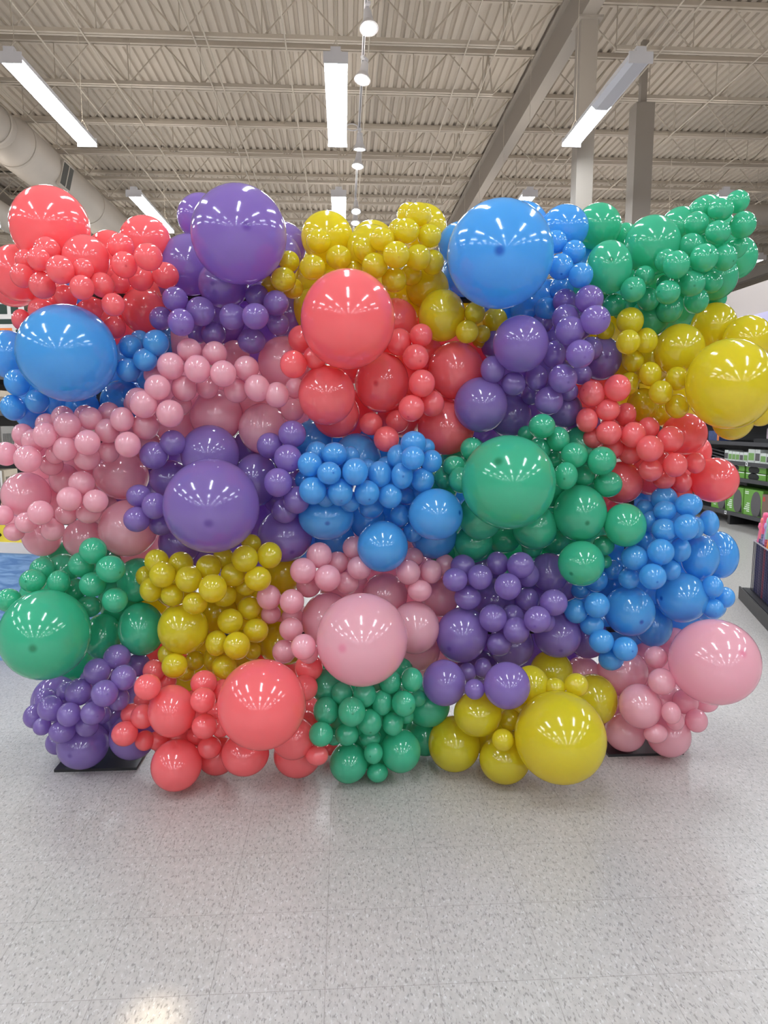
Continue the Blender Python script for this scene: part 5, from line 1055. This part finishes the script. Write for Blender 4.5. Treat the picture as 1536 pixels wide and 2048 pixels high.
('X',1.540,2.854,0.199,0.0472,0.0506,-0.36,-0.93,-0.12,2,'small pink balloon, third from left, third row, @'),
('X',1.645,2.970,0.232,0.0518,0.0440,-0.13,-0.87,0.47,1,'half-hidden small pink balloon, rightmost, third row, @'),
('F',-0.804,3.335,1.871,0.1095,0.1114,0.42,-0.80,0.43,0,'half-hidden medium blue balloon, rightmost, second row, @'),
('H',0.038,3.325,1.536,0.1174,0.1164,0.36,-0.86,-0.36,0,'half-hidden medium coral balloon, second from left, third row, @'),
('E',1.569,3.352,2.035,0.1103,0.1146,-0.50,-0.72,-0.47,0,'half-hidden medium green balloon, rightmost, bottom row, @'),
('P',-1.302,3.325,0.384,0.1097,0.1175,0.29,-0.92,-0.25,0,'half-hidden medium green balloon, alone in its row, bottom row, @'),
('L',-0.449,3.325,1.061,0.1165,0.1187,0.00,-0.98,-0.20,0,'half-hidden medium purple balloon, second from left, second row, @'),
('O',1.349,3.332,0.794,0.1174,0.1234,-0.24,-0.67,0.71,0,'half-hidden medium blue balloon, leftmost, second row, @'),
('I',0.638,3.347,1.467,0.1188,0.1190,-0.17,-0.93,0.31,0,'half-hidden medium purple balloon, second from left, bottom row, @'),
('G',-0.977,3.325,0.936,0.1114,0.1181,0.39,-0.73,0.55,0,'half-hidden medium pink balloon, rightmost, bottom row, @'),
('O',1.380,3.325,0.470,0.1184,0.1233,0.16,-0.96,0.23,0,'half-hidden medium blue balloon, leftmost, bottom row, @'),
('S',0.871,3.325,0.393,0.1221,0.1221,-0.01,-0.99,0.11,0,'half-hidden medium purple balloon, fifth from left, second row, @'),
('W',0.651,2.960,0.124,0.1110,0.1071,0.14,-0.98,-0.11,0,'half-hidden medium yellow balloon, second from left, second row, @'),
('B',-0.404,3.337,1.877,0.1136,0.1122,0.43,-0.90,0.11,0,'half-hidden medium purple balloon, rightmost, bottom row, @'),
('O',1.666,3.325,0.558,0.1155,0.1240,-0.26,-0.66,0.71,0,'half-hidden medium blue balloon, rightmost, bottom row, @'),
('O',1.397,3.355,1.156,0.1162,0.1230,-0.20,-0.95,-0.24,0,'half-hidden medium blue balloon, leftmost, top row, @'),
('O',1.436,3.328,0.650,0.1172,0.1236,-0.09,-0.98,-0.18,0,'half-hidden medium blue balloon, fourth from left, third row, @'),
('Q',-0.711,3.325,0.266,0.1177,0.1185,-0.14,-0.99,-0.07,0,'half-hidden medium yellow balloon, alone in its row, bottom row, @'),
('J',1.214,3.371,1.948,0.1145,0.1157,-0.56,-0.71,-0.43,0,'half-hidden medium yellow balloon, leftmost, top row, @'),
('Q',-0.944,3.330,0.671,0.1133,0.1187,0.60,-0.79,0.16,0,'half-hidden medium yellow balloon, leftmost, top row, @'),
('R',0.208,3.325,0.744,0.1214,0.1209,-0.10,-0.99,-0.10,0,'half-hidden medium pink balloon, second from left, second row, @'),
('K',1.243,3.357,1.146,0.1175,0.1228,-0.50,-0.85,-0.18,0,'half-hidden medium coral balloon, alone in its row, bottom row, @'),
('A',-0.811,3.334,2.046,0.1086,0.1090,-0.15,-0.97,-0.21,0,'half-hidden medium coral balloon, rightmost, second row, @'),
('N',0.619,3.325,0.898,0.1206,0.1214,-0.60,-0.74,0.29,0,'half-hidden medium green balloon, leftmost, bottom row, @'),
('H',0.565,3.325,1.831,0.1165,0.1143,0.12,-0.98,-0.13,0,'half-hidden medium coral balloon, rightmost, second row, @'),
('M',0.207,3.325,1.049,0.1201,0.1201,-0.30,-0.92,-0.26,0,'half-hidden medium blue balloon, fourth from left, third row, @'),
('T',-1.129,3.345,0.196,0.1137,0.1181,0.75,-0.66,0.09,0,'half-hidden medium purple balloon, rightmost, top row, @'),
('I',0.835,3.325,1.571,0.1168,0.1177,-0.36,-0.87,0.33,0,'half-hidden medium purple balloon, fourth from left, bottom row, @'),
('G',-0.769,3.325,1.639,0.1106,0.1138,0.16,-0.83,0.54,0,'half-hidden medium pink balloon, leftmost, second row, @'),
('G',-1.120,3.325,1.135,0.1086,0.1170,0.33,-0.86,-0.39,0,'half-hidden medium pink balloon, rightmost, fifth row, @'),
('N',0.875,3.325,0.843,0.1200,0.1221,-0.53,-0.84,0.12,0,'half-hidden medium green balloon, third from left, bottom row, @'),
('U',-0.881,3.325,0.381,0.1153,0.1184,0.66,-0.58,0.48,0,'half-hidden medium coral balloon, leftmost, top row, @'),
('L',-0.863,3.362,1.361,0.1122,0.1173,0.69,-0.73,-0.01,0,'half-hidden medium purple balloon, second from left, top row, @'),
('A',-1.074,3.390,1.935,0.1078,0.1119,-0.08,-0.96,-0.27,0,'half-hidden medium coral balloon, second from left, bottom row, @'),
('G',-1.382,3.355,1.347,0.1050,0.1162,0.12,-0.97,-0.21,0,'half-hidden medium pink balloon, second from left, fourth row, @'),
('N',1.165,3.325,0.947,0.1178,0.1224,-0.60,-0.59,0.55,0,'half-hidden medium green balloon, fifth from left, third row, @'),
('C',0.562,3.367,1.995,0.1173,0.1136,0.10,-0.88,-0.46,0,'half-hidden medium yellow balloon, rightmost, bottom row, @'),
('V',0.106,2.878,0.120,0.1082,0.1028,0.27,-0.79,0.54,0,'half-hidden medium green balloon, second from left, second row, @'),
('E',1.423,3.337,2.219,0.1102,0.1111,-0.39,-0.92,0.08,0,'half-hidden medium green balloon, third from left, third row, @'),
('G',-0.258,3.340,1.544,0.1163,0.1163,-0.24,-0.95,-0.21,0,'half-hidden medium pink balloon, rightmost, third row, @'),
('U',-0.742,2.981,0.122,0.1057,0.1049,-0.21,-0.96,0.20,0,'half-hidden medium coral balloon, second from left, bottom row, @'),
('M',0.476,3.365,1.167,0.1211,0.1214,0.04,-0.99,-0.10,0,'half-hidden medium blue balloon, rightmost, second row, @'),
('A',-1.046,3.351,2.138,0.1058,0.1078,0.52,-0.83,-0.20,0,'half-hidden medium coral balloon, fourth from left, second row, @'),
('F',-1.041,3.343,1.644,0.1079,0.1138,-0.06,-0.92,-0.38,0,'half-hidden medium blue balloon, fourth from left, third row, @'),
('U',-0.348,3.329,0.310,0.1209,0.1195,0.19,-0.78,0.59,0,'half-hidden medium coral balloon, rightmost, top row, @'),
('E',1.753,3.376,2.394,0.1077,0.1105,-0.10,-0.95,0.28,0,'half-hidden medium green balloon, third from left, second row, @'),
('Q',-0.670,3.325,0.500,0.1170,0.1191,0.46,-0.84,0.30,0,'half-hidden medium yellow balloon, leftmost, third row, @'),
('J',1.589,3.325,1.586,0.1113,0.1190,-0.24,-0.84,0.48,0,'half-hidden medium yellow balloon, alone in its row, third row, @'),
('B',-0.464,3.341,2.120,0.1121,0.1089,0.18,-0.87,-0.45,0,'half-hidden medium purple balloon, third from left, third row, @'),
('H',0.255,3.325,1.706,0.1172,0.1151,-0.20,-0.85,-0.48,0,'half-hidden medium coral balloon, third from left, second row, @'),
('D',1.107,3.325,2.205,0.1123,0.1103,-0.50,-0.60,-0.62,0,'half-hidden medium blue balloon, rightmost, second row, @'),
('R',0.463,3.325,0.320,0.1235,0.1211,-0.39,-0.83,0.40,0,'half-hidden medium pink balloon, rightmost, bottom row, @'),
('S',1.041,3.325,0.356,0.1214,0.1224,0.10,-0.86,0.49,0,'half-hidden medium purple balloon, seventh from left, second row, @'),
('X',1.256,3.256,0.136,0.1184,0.1196,-0.12,-0.79,0.61,0,'half-hidden medium pink balloon, leftmost, third row, @'),
('M',0.161,3.330,1.423,0.1184,0.1178,-0.14,-0.81,0.57,0,'half-hidden medium blue balloon, rightmost, top row, @'),
('J',1.391,3.392,1.674,0.1152,0.1201,-0.13,-0.95,-0.27,0,'half-hidden medium yellow balloon, second from left, second row, @'),
('K',1.167,3.326,1.647,0.1146,0.1176,-0.15,-0.91,-0.38,0,'half-hidden medium coral balloon, alone in its row, top row, @'),
('M',-0.119,3.358,1.433,0.1183,0.1181,-0.16,-0.96,-0.22,0,'half-hidden medium blue balloon, second from left, top row, @'),
('B',-0.751,3.325,2.072,0.1088,0.1084,-0.30,-0.96,0.00,0,'half-hidden medium purple balloon, leftmost, third row, @'),
('R',0.366,3.343,0.579,0.1230,0.1219,0.31,-0.94,-0.14,0,'half-hidden medium pink balloon, fourth from left, second row, @'),
('F',-1.417,3.333,1.700,0.1019,0.1121,-0.16,-0.96,-0.25,0,'half-hidden medium blue balloon, leftmost, third row, @'),
('Q',-0.418,3.353,0.552,0.1201,0.1207,-0.26,-0.96,0.12,0,'half-hidden medium yellow balloon, third from left, second row, @'),
('G',-0.725,3.336,1.871,0.1104,0.1115,0.08,-0.96,0.28,0,'half-hidden medium pink balloon, leftmost, top row, @'),
('H',0.421,3.325,1.648,0.1175,0.1161,-0.08,-0.93,0.35,0,'half-hidden medium coral balloon, rightmost, third row, @'),
('R',0.228,3.325,0.942,0.1206,0.1205,0.03,-0.73,0.68,0,'half-hidden medium pink balloon, second from left, top row, @'),
('X',1.595,3.333,0.212,0.1181,0.1235,-0.06,-0.82,0.57,0,'half-hidden medium pink balloon, third from left, top row, @'),
('L',-0.989,3.325,1.212,0.1100,0.1168,0.63,-0.77,0.13,0,'half-hidden medium purple balloon, leftmost, second row, @'),
('I',0.758,3.325,1.739,0.1164,0.1157,-0.70,-0.68,-0.20,0,'half-hidden medium purple balloon, leftmost, second row, @'),
('O',1.673,3.325,0.766,0.1144,0.1239,0.08,-0.86,0.50,0,'half-hidden medium blue balloon, third from left, second row, @'),
('G',-1.489,3.340,1.089,0.1041,0.1170,0.49,-0.85,-0.19,0,'half-hidden medium pink balloon, leftmost, fifth row, @'),
('P',-1.425,3.325,0.672,0.1065,0.1176,0.53,-0.79,-0.31,0,'half-hidden medium green balloon, leftmost, second row, @'),
('M',-0.233,3.325,0.954,0.1187,0.1195,-0.42,-0.87,0.24,0,'half-hidden medium blue balloon, leftmost, bottom row, @'),
('H',0.124,3.359,1.860,0.1174,0.1142,0.47,-0.86,0.17,0,'half-hidden medium coral balloon, second from left, second row, @'),
('N',0.916,3.325,1.124,0.1185,0.1211,-0.47,-0.88,-0.05,0,'half-hidden medium green balloon, second from left, second row, @'),
('H',0.383,3.332,1.884,0.1167,0.1135,-0.22,-0.97,0.14,0,'half-hidden medium coral balloon, rightmost, top row, @'),
('I',0.983,3.342,1.868,0.1153,0.1153,0.15,-0.95,0.27,0,'half-hidden medium purple balloon, second from left, top row, @'),
('C',-0.267,3.405,2.267,0.1153,0.1094,-0.31,-0.75,-0.58,0,'half-hidden medium yellow balloon, leftmost, second row, @'),
('S',0.622,3.325,0.451,0.1227,0.1217,-0.25,-0.97,-0.09,0,'half-hidden medium purple balloon, third from left, second row, @'),
('F',-1.292,3.401,2.091,0.1044,0.1097,0.01,-0.96,0.29,0,'half-hidden medium blue balloon, alone in its row, top row, @'),
('O',1.134,3.331,0.705,0.1194,0.1230,-0.13,-0.73,0.67,0,'half-hidden medium blue balloon, leftmost, third row, @'),
('V',-0.050,3.325,0.247,0.1229,0.1198,0.08,-1.00,0.00,0,'half-hidden medium green balloon, leftmost, top row, @'),
('L',-0.417,3.344,1.341,0.1162,0.1178,0.31,-0.90,0.32,0,'half-hidden medium purple balloon, rightmost, top row, @'),
('L',-0.503,3.344,0.838,0.1178,0.1199,-0.29,-0.93,0.21,0,'half-hidden medium purple balloon, third from left, bottom row, @'),
('V',0.256,3.224,0.133,0.1207,0.1163,-0.51,-0.57,0.65,0,'half-hidden medium green balloon, rightmost, top row, @'),
('K',1.611,3.377,1.299,0.1144,0.1233,-0.53,-0.82,-0.24,0,'half-hidden medium coral balloon, fourth from left, third row, @'),
('G',-0.970,3.325,1.533,0.1087,0.1144,-0.20,-0.97,0.10,0,'half-hidden medium pink balloon, second from left, third row, @'),
('S',0.646,3.325,0.799,0.1210,0.1217,-0.01,-0.95,-0.33,0,'half-hidden medium purple balloon, leftmost, top row, @'),
('R',-0.290,3.339,0.531,0.1207,0.1204,0.35,-0.70,0.62,0,'half-hidden medium pink balloon, leftmost, third row, @'),
('E',1.145,3.329,2.143,0.1125,0.1114,-0.27,-0.93,0.25,0,'half-hidden medium green balloon, leftmost, third row, @'),
('G',-0.485,3.345,1.700,0.1140,0.1144,-0.22,-0.93,0.30,0,'half-hidden medium pink balloon, second from left, second row, @'),
('G',-1.298,3.370,1.511,0.1060,0.1155,0.31,-0.85,-0.43,0,'half-hidden medium pink balloon, leftmost, third row, @'),
('S',0.592,3.329,0.283,0.1237,0.1214,0.28,-0.91,0.29,0,'half-hidden medium purple balloon, second from left, bottom row, @'),
('X',1.567,3.192,0.134,0.1134,0.1179,0.09,-0.79,0.61,0,'half-hidden medium pink balloon, rightmost, second row, @'),
('R',-0.034,3.332,0.933,0.1201,0.1203,0.21,-0.98,-0.03,0,'half-hidden medium pink balloon, leftmost, top row, @')]
for pk, x, y, z, rx, rz, ax, ay, az, dot, label in BALLOONS:
    color, phrase = PATCH[pk]
    a = Vector((ax, ay, az)).normalized()
    u = Vector((1,0,0)); u = (u - a*u.dot(a)).normalized(); v = a.cross(u)
    rot = Matrix((u, v, a)).transposed()
    o = bpy.data.objects.new(color + '_balloon', BM[color]); C.objects.link(o)
    o.location = (x, y, z); o.rotation_euler = rot.to_euler(); o.scale = (rx, rz, (rx+rz)/2)
    o.pass_index = dot
    tag(o, label.replace('@', phrase), 'balloon', 'balloons of the ' + phrase)

# the stand behind them
st = thing('balloon_stand', 'black steel stand with flat floor plates holding up the balloon wall', 'stand', (0, 3.14, 0))
for x in (-1.085, 1.36):
    bm = bmesh.new(); bx(bm, x-.175, x+.175, -.205, .25, .0, .012); pl = obj('base_plate', bm, M_black, st)
    bm = bmesh.new(); tube(bm, [(x,.1,.012),(x,.1,2.1)], .018, 10); obj('pole', bm, M_black, st)
for z in (.5, 1.3, 2.05):
    bm = bmesh.new(); tube(bm, [(-1.085,.1,z),(1.36,.1,z)], .014, 8); obj('crossbar', bm, M_black, st)

# ---------------------------------------------------------------- shelving on the right
GX = 5.71
sh = thing('shelving_unit', 'long black metal shelving unit at the right behind the balloon wall', 'shelving', (GX, 10.2, 0))
def part(name, q, m, parent, bevel=0):
    bm = bmesh.new(); bx(bm, *q); return obj(name, bm, m, parent, bevel=bevel)
part('back_panel', (.62,.66,-4,4,.05,2.1), M_black, sh)
for y in (-3.9,-1.4,-.2,2.3,3.9):
    part('upright', (.56,.62,y-.03,y+.03,0,2.1), M_black, sh); part('foot', (.0,.6,y-.03,y+.03,0,.15), M_black, sh)
LV = {'bottom':.19,'lower':.70,'middle':.935,'upper':1.22,'top':1.62}
for k, z in LV.items():
    s_ = part('shelf', (.03,.62,-4,4,z-.035,z), M_black, sh)
    part('price_rail', (-.005,.03,-4,4,z-.05,z+.005), M_grey, s_)
M_tag = mat('white price ticket', (225,225,225), .5); M_ink = mat('printed black', (25,25,25), .6); M_print = mat('white print', (225,235,220), .6)
for y, z in ((9.62,.915),(10.09,.165),(8.9,.675),(8.7,1.2)):
    p = part('price_ticket', (-.010,-.005,y-10.2-.025,y-10.2+.025,z-.025,z+.025), M_tag, sh)
    part('print', (-.0112,-.0101,y-10.2-.012,y-10.2+.012,z-.008,z+.012), M_ink, p)
M_green = mat('green carton', (104,158,62), .5, noise=.04, nscale=8); M_dgreen = mat('dark green carton', (58,104,42), .5)
M_charcoal = mat('printed charcoal picture', (88,84,86), .55, noise=.18, nscale=60)
def green_box(y0, y1, label):
    t = thing('carton', label, 'box', (GX, (y0+y1)/2, LV['bottom']), 0, 'cartons on the bottom shelf')
    h = (y1-y0)/2
    part('box', (.04,.30,-h,h,0,.37), M_green, t, bevel=.003)
    bm = bmesh.new(); R = Matrix.Translation((.0385,-h*.32,.17)) @ Matrix.Rotation(PI/2,4,'Y') @ Matrix.Diagonal((1.55,1,1,1)) 
    lathe(bm, [(0,-.001),(h*.52,-.001),(h*.52,.001),(0,.001)], 28, R); obj('printed_picture', bm, M_charcoal, t)
    bm = bmesh.new()
    for k in range(5): bx(bm, .037,.0395, h*.34, h*.34+h*(.3+.1*((k*7)%4)), .05+.028*k, .064+.028*k)
    for k in range(2): bx(bm, .037,.0395, h*.5, h*.9, .30+.025*k, .312+.025*k)
    obj('printed_text', bm, M_print, t)
    bm = bmesh.new(); v = [bm.verts.new((.0385,)+q) for q in ((-h*.95,.01),(-h*.30,.01),(-h*.85,.13))]; bm.faces.new(v); obj('printed_stand', bm, M_ink, t)
green_box(9.26, 9.71, 'green carton with grey oval chair picture next to the brown box')
green_box(9.73, 10.15, 'green carton with grey oval chair picture beside the coral balloon')
green_box(10.17, 10.6, 'green carton third from the brown box on the bottom shelf')
t = thing('carton', 'plain brown cardboard box on the bottom shelf at the picture edge', 'box', (GX, 9.0, LV['bottom']), 0, 'cartons on the bottom shelf')
part('box', (.02,.34,-.24,.24,0,.335), mat('brown cardboard', (122,98,86), .7, noise=.12, nscale=25), t, bevel=.003)
part('printed_label', (.0185,.0198,.17,.22,.24,.30), mat('red print', (190,70,60), .6), t)
part('printed_logo', (.0185,.0198,-.1,.14,.03,.07), M_ink, t)
for i, (y0, y1) in enumerate(((8.95,9.6),(9.65,10.2))):
    t = thing('carton', ('dark green carton at back of bottom shelf above the brown box','dark green carton at back of bottom shelf behind grey oval cartons')[i], 'box', (GX,(y0+y1)/2,LV['bottom']), 0, 'cartons on the bottom shelf')
    part('box', (.36,.58,-(y1-y0)/2,(y1-y0)/2,0,.45), M_dgreen, t, bevel=.003)
nm_ = 0
for lvl in range(2):
    for i, (y0, y1) in enumerate(((8.75,9.2),(9.24,9.72),(9.76,10.2),(10.24,10.6))):
        z = LV['lower'] + .098*lvl
        lab = 'flat green box with black picture, lower shelf, %s, %s from right' % (('bottom of its pair','top of its pair')[lvl], ORD[i])
        t = thing('flat_box', lab, 'box', (GX,(y0+y1)/2,z), 0, 'flat green boxes on the lower shelf'); h = (y1-y0)/2
        part('box', (.05,.45,-h,h,0,.09), M_green, t, bevel=.003)
        part('white_band', (.0485,.0499,-h*.98,h*.98,.075,.088), M_print, t)
        bm = bmesh.new(); R = Matrix.Translation((.0487,h*.2,.038)) @ Matrix.Rotation(PI/2,4,'Y') @ Matrix.Diagonal((.42,1,1,1)); lathe(bm, [(0,-.0008),(h*.55,-.0008),(h*.55,.0008),(0,.0008)], 24, R)
        obj('printed_picture', bm, M_ink, t)
M_wbox = mat('white and green carton', (208,212,206), .5); M_lg = mat('leaf green print', (118,160,88), .5, noise=.15, nscale=40)
y = 10.32
for i, (wd, hh, grn) in enumerate(((.11,.155,0),(.10,.14,1),(.10,.14,1),(.10,.14,1),(.10,.135,0),(.11,.14,1),(.17,.19,1),(.13,.19,0),(.14,.145,1),(.13,.14,0),(.13,.15,1))):
    lab = '%s small carton on the middle shelf, %s along from the balloons' % (('white grey','white and green')[grn], ORD[i])
    t = thing('small_carton', lab, 'box', (GX, y-wd/2, LV['middle']), 0, 'small cartons on the middle shelf')
    part('box', (.05,.28,-wd/2+.004,wd/2-.004,0,hh), M_wbox, t, bevel=.002)
    p = part('printed_panel', (.0485,.0499,-wd*.4,wd*.4,hh*.18,hh*.72), M_lg if grn else M_charcoal, t)
    y -= wd
for i in range(3):
    t = thing('wire_rack', 'dark metal rack piece lying on middle shelf beside coral balloon, %s' % ('lowest','middle','topmost')[i], 'rack', (GX, 10.62, LV['middle']+.004), 0, 'rack pieces on the middle shelf')
    bm = bmesh.new(); z = .012+.05*i
    tube(bm, [(.1,-.22,z),(.1,.25,z+.05)], .011, 8); tube(bm, [(.3,-.22,z),(.3,.25,z+.05)], .011, 8); obj('rail', bm, M_grey, t)
    bm = bmesh.new()
    for q in range(5): tube(bm, [(.1,-.2+.1*q,z+.002+.0106*q),(.3,-.2+.1*q,z+.002+.0106*q)], .005, 6)
    obj('rungs', bm, M_grey, t)
cols = ((210,205,205),(120,150,120),(180,160,170),(90,110,90),(205,200,190),(150,170,140))
for i in range(9):
    yy = 8.75+.09*i
    t = thing('bottle', 'slim pale bottle on the upper shelf below yellow balloon, %s from the right' % ORD[i], 'bottle', (GX, yy, 1.275), 0, 'bottles on the upper shelf')
    bm = bmesh.new(); lathe(bm, [(0,0),(.03,0),(.032,.01),(.032,.13),(.014,.17),(.014,.19),(0,.19)], 16, Matrix.Translation((.2,0,0))); obj('body', bm, mat('bottle plastic %d' % i, cols[i%6], .35), t, smooth=False)
    bm = bmesh.new(); lathe(bm, [(0,.19),(.016,.19),(.016,.215),(0,.215)], 14, Matrix.Translation((.2,0,0))); obj('cap', bm, M_white if i%2 else M_dgreen, t)
bm = bmesh.new(); bx(bm, .12,.3,-1.65,-.5,0,.055)
rs = tag(obj('riser_tray', bm, M_black), 'low black riser tray under the bottles on the upper shelf', 'tray'); rs.location = (GX, 10.2, 1.22)
t = thing('carton', 'blue picture box with orange edge on the upper shelf between balloons', 'box', (GX, 10.62, LV['upper']), 0)
part('box', (.05,.25,-.12,.2,0,.15), mat('navy printed box', (58,74,120), .5, noise=.5, nscale=22), t, bevel=.002)
part('printed_edge', (.0485,.0499,-.12,-.06,0,.15), mat('orange print', (214,120,60), .5), t)

# ---------------------------------------------------------------- wire bin of wrapped sticks, right foreground
ang = math.atan2(-.875, -.30)            # the long side runs towards the viewer
bn = thing('display_bin', 'wire bin on a black platform at the right edge full of wrapped sticks', 'display bin', (3.385, 5.67, 0), ang)
part('platform', (-.02,1.6,0,.85,.012,.10), M_black, bn, bevel=.01)
part('platform_edge', (-.03,1.61,-.012,.0,.0,.105), mat('worn black edge', (52,49,48), .6, noise=.3, nscale=18), bn)
bm = bmesh.new()
for q in ([(.06,.06,.52),(1.5,.06,.52)],[(1.5,.06,.52),(1.5,.8,.52)],[(1.5,.8,.52),(.06,.8,.52)],[(.06,.8,.52),(.06,.06,.52)]): tube(bm, q, .006, 8)
obj('top_rail', bm, mat('bright wire', (170,165,175), .35, metal=.6), bn)
bm = bmesh.new()
for k in range(49):
    x = .06+.03*k; tube(bm, [(x,.06,.10),(x,.06,.52)], .0022, 5); tube(bm, [(x,.8,.10),(x,.8,.52)], .0022, 5)
for k in range(25):
    yk = .06+.031*k; tube(bm, [(.06,yk,.10),(.06,yk,.52)], .0022, 5); tube(bm, [(1.5,yk,.10),(1.5,yk,.52)], .0022, 5)
obj('wire_side', bm, mat('dark wire', (60,58,70), .4, metal=.5), bn)
tops = [('pink',(232,110,150)),('sky blue',(110,150,205)),('mint',(150,190,175)),('coral pink',(235,120,120)),('white',(225,215,215)),('orange',(235,140,70)),('rose',(225,90,130)),('teal',(60,160,160)),('yellow',(240,205,90)),('lilac',(170,150,200))]
slv = [(38,42,92),(60,62,110),(150,48,70),(44,46,84),(90,86,120),(52,50,100)]
M_top = [mat('wrapper ' + n_, c, .3, noise=.2, nscale=40) for n_, c in tops]
def sleeve(i, c):
    m = mat('printed sleeve %d' % i, c, .4); nt = m.node_tree
    tc = nt.nodes.new('ShaderNodeTexCoord'); wv = nt.nodes.new('ShaderNodeTexWave'); wv.wave_type='BANDS'; wv.bands_direction='Z'; wv.inputs['Scale'].default_value = 14; wv.inputs['Distortion'].default_value = 3
    mx = nt.nodes.new('ShaderNodeMix'); mx.data_type='RGBA'; mx.inputs[6].default_value = lin(c); mx.inputs[7].default_value = lin(tuple(min(255,v+34) for v in c))
    nt.links.new(tc.outputs['Object'], wv.inputs['Vector']); nt.links.new(wv.outputs['Fac'], mx.inputs[0]); nt.links.new(mx.outputs[2], nt.nodes['Principled BSDF'].inputs['Base Color'])
    return m
M_slv = [sleeve(i, c) for i, c in enumerate(slv)]
for r in range(4):
    for k in range(14):
        if r > 1 and k > 9: continue
        i = (k*3 + r*4) % 10; j = (k*5 + r*2) % 6
        lx, ly = .10+.062*k+.02*(r%2), .10+.075*r
        p = bn.matrix_basis
        wx = 3.385 + lx*math.cos(ang) - ly*math.sin(ang); wy = 5.67 + lx*math.sin(ang) + ly*math.cos(ang)
        lab = '%s topped wrapped stick, %s from the far end, %s row of wire bin' % (tops[i][0], ORD[k] if k < 11 else ('twelfth','thirteenth','fourteenth')[k-11], ('outer','second','third','inner')[r])
        t = thing('wrapped_stick', lab, 'wrapped stick', (wx, wy, .10), ang, 'sticks in the wire bin')
        hh = .47 + .025*((k*7+r*3) % 5)
        bm = bmesh.new(); lathe(bm, [(0,0),(.027,0),(.027,hh-.08),(.022,hh-.06)], 14); obj('sleeve', bm, M_slv[j], t, smooth=False)
        bm = bmesh.new(); lathe(bm, [(.022,hh-.075),(.028,hh-.05),(.02,hh+.02),(.017,hh+.05),(.026,hh+.075),(.02,hh+.105),(0,hh+.11)], 12); obj('top', bm, M_top[i], t, smooth=True)

# ---------------------------------------------------------------- left edge: display stand and shelves
ds = thing('display_stand', 'blue wood-grain printed display bin with yellow sign at the left edge', 'display stand', (-2.25, 4.75, 0), math.radians(-14))
M_plank = bpy.data.materials.new('blue wood grain print'); M_plank.use_nodes = True
nt = M_plank.node_tree; N = nt.nodes; L = nt.links
tc = N.new('ShaderNodeTexCoord'); mp = N.new('ShaderNodeMapping'); mp.inputs['Scale'].default_value = (2.2,2.2,14); L.new(tc.outputs['Object'], mp.inputs[0])
no = N.new('ShaderNodeTexNoise'); no.inputs['Scale'].default_value = 2.2; no.inputs['Detail'].default_value = 6; no.inputs['Distortion'].default_value = 1.4; L.new(mp.outputs[0], no.inputs['Vector'])
cr = N.new('ShaderNodeValToRGB'); cr.color_ramp.elements[0].position = .38; cr.color_ramp.elements[0].color = lin((92,134,190)); cr.color_ramp.elements[1].position = .62; cr.color_ramp.elements[1].color = lin((140,178,222)); L.new(no.outputs['Fac'], cr.inputs[0]); L.new(cr.outputs[0], N['Principled BSDF'].inputs['Base Color'])
part('bin_body', (-.7,.65,-.3,.4,0,.70), M_plank, ds)
part('rim', (-.715,.665,-.315,.415,.70,.765), M_white, ds)
yb = part('sign_board', (-.70,.56,-.29,-.25,.765,.93), mat('yellow sign', (236,214,70), .5), ds)
bm = bmesh.new()
for q in range(6):
    x = -.64+.2*q
    pts = [(x+.05*math.cos(a), -.292, .85+.055*math.sin(a)) for a in [math.radians(40+28*j) for j in range(11)]]
    tube(bm, pts, .011, 6)
obj('sign_letters', bm, M_ink, yb)
ls = thing('shelving_unit', 'dark shelving unit with white packages at far left behind balloons', 'shelving', (-3.6, 8.0, 0))
part('back_panel', (-.66,-.62,-3,3,.05,2.0), M_black, ls)
for y in (-2.9,0,2.9): part('upright', (-.62,-.56,y-.03,y+.03,0,2.0), M_black, ls)
for z in (.2,.75,1.2,1.62,2.0):
    s_ = part('shelf', (-.62,-.02,-3,3,z-.035,z), M_grey, ls); part('price_rail', (-.02,.005,-3,3,z-.05,z+.006), M_white if z == 1.2 else M_grey, s_)
M_pk = [mat('white package', (222,218,212), .5, noise=.05, nscale=30), mat('grey package', (150,146,140), .5, noise=.1, nscale=30), mat('pale tan package', (198,182,160), .5, noise=.1, nscale=30)]
zn = {.75:'second shelf',1.2:'third shelf',1.62:'fourth shelf',.2:'bottom shelf'}
for z, hh in ((.2,.3),(.75,.24),(1.2,.26),(1.62,.22)):
    for k in range(6):
        yy = -1.9+.36*k; i = (k*2+int(z*10)) % 3
        lab = '%s package on the %s of far left shelving, %s from the near end' % (('white','grey','pale tan')[i], zn[z], ORD[k])
        t = thing('package', lab, 'package', (-3.6, 8.0+yy, z), 0, 'packages on the far left shelving')
        part('box', (-.4,-.05,-.16,.16,0,hh), M_pk[i], t, bevel=.004)
        bm = bmesh.new()
        for q in range(9): bx(bm, -.0499,-.0485,-.12+.027*q,-.108+.027*q,hh*.25,hh*.7)
        obj('printed_stripes', bm, M_ink if i != 0 else M_charcoal, t)
sg = thing('poster_sign', 'white card sign with dark lettering and orange block above left shelving', 'sign', (-3.6, 7.6, 2.0), math.radians(-8))
part('card', (-.55,.35,-.01,.01,.25,.78), mat('white card', (228,222,216), .6), sg)
part('post', (-.12,-.08,-.012,.012,0,.26), M_white, sg)
part('orange_block', (.02,.22,-.0125,-.0101,.28,.46), mat('orange ink', (236,130,60), .6), sg)
M_gink = mat('dark green ink', (40,62,52), .6)
for q in range(3): part('printed_word', (-.02+.12*q,.06+.12*q,-.0125,-.0101,.60,.70), M_gink, sg)
for q in range(4): part('printed_line', (.26,.33,-.0125,-.0101,.29+.06*q,.325+.06*q), M_gink, sg)
part('printed_line', (-.02,.30,-.0125,-.0101,.50,.55), M_gink, sg)
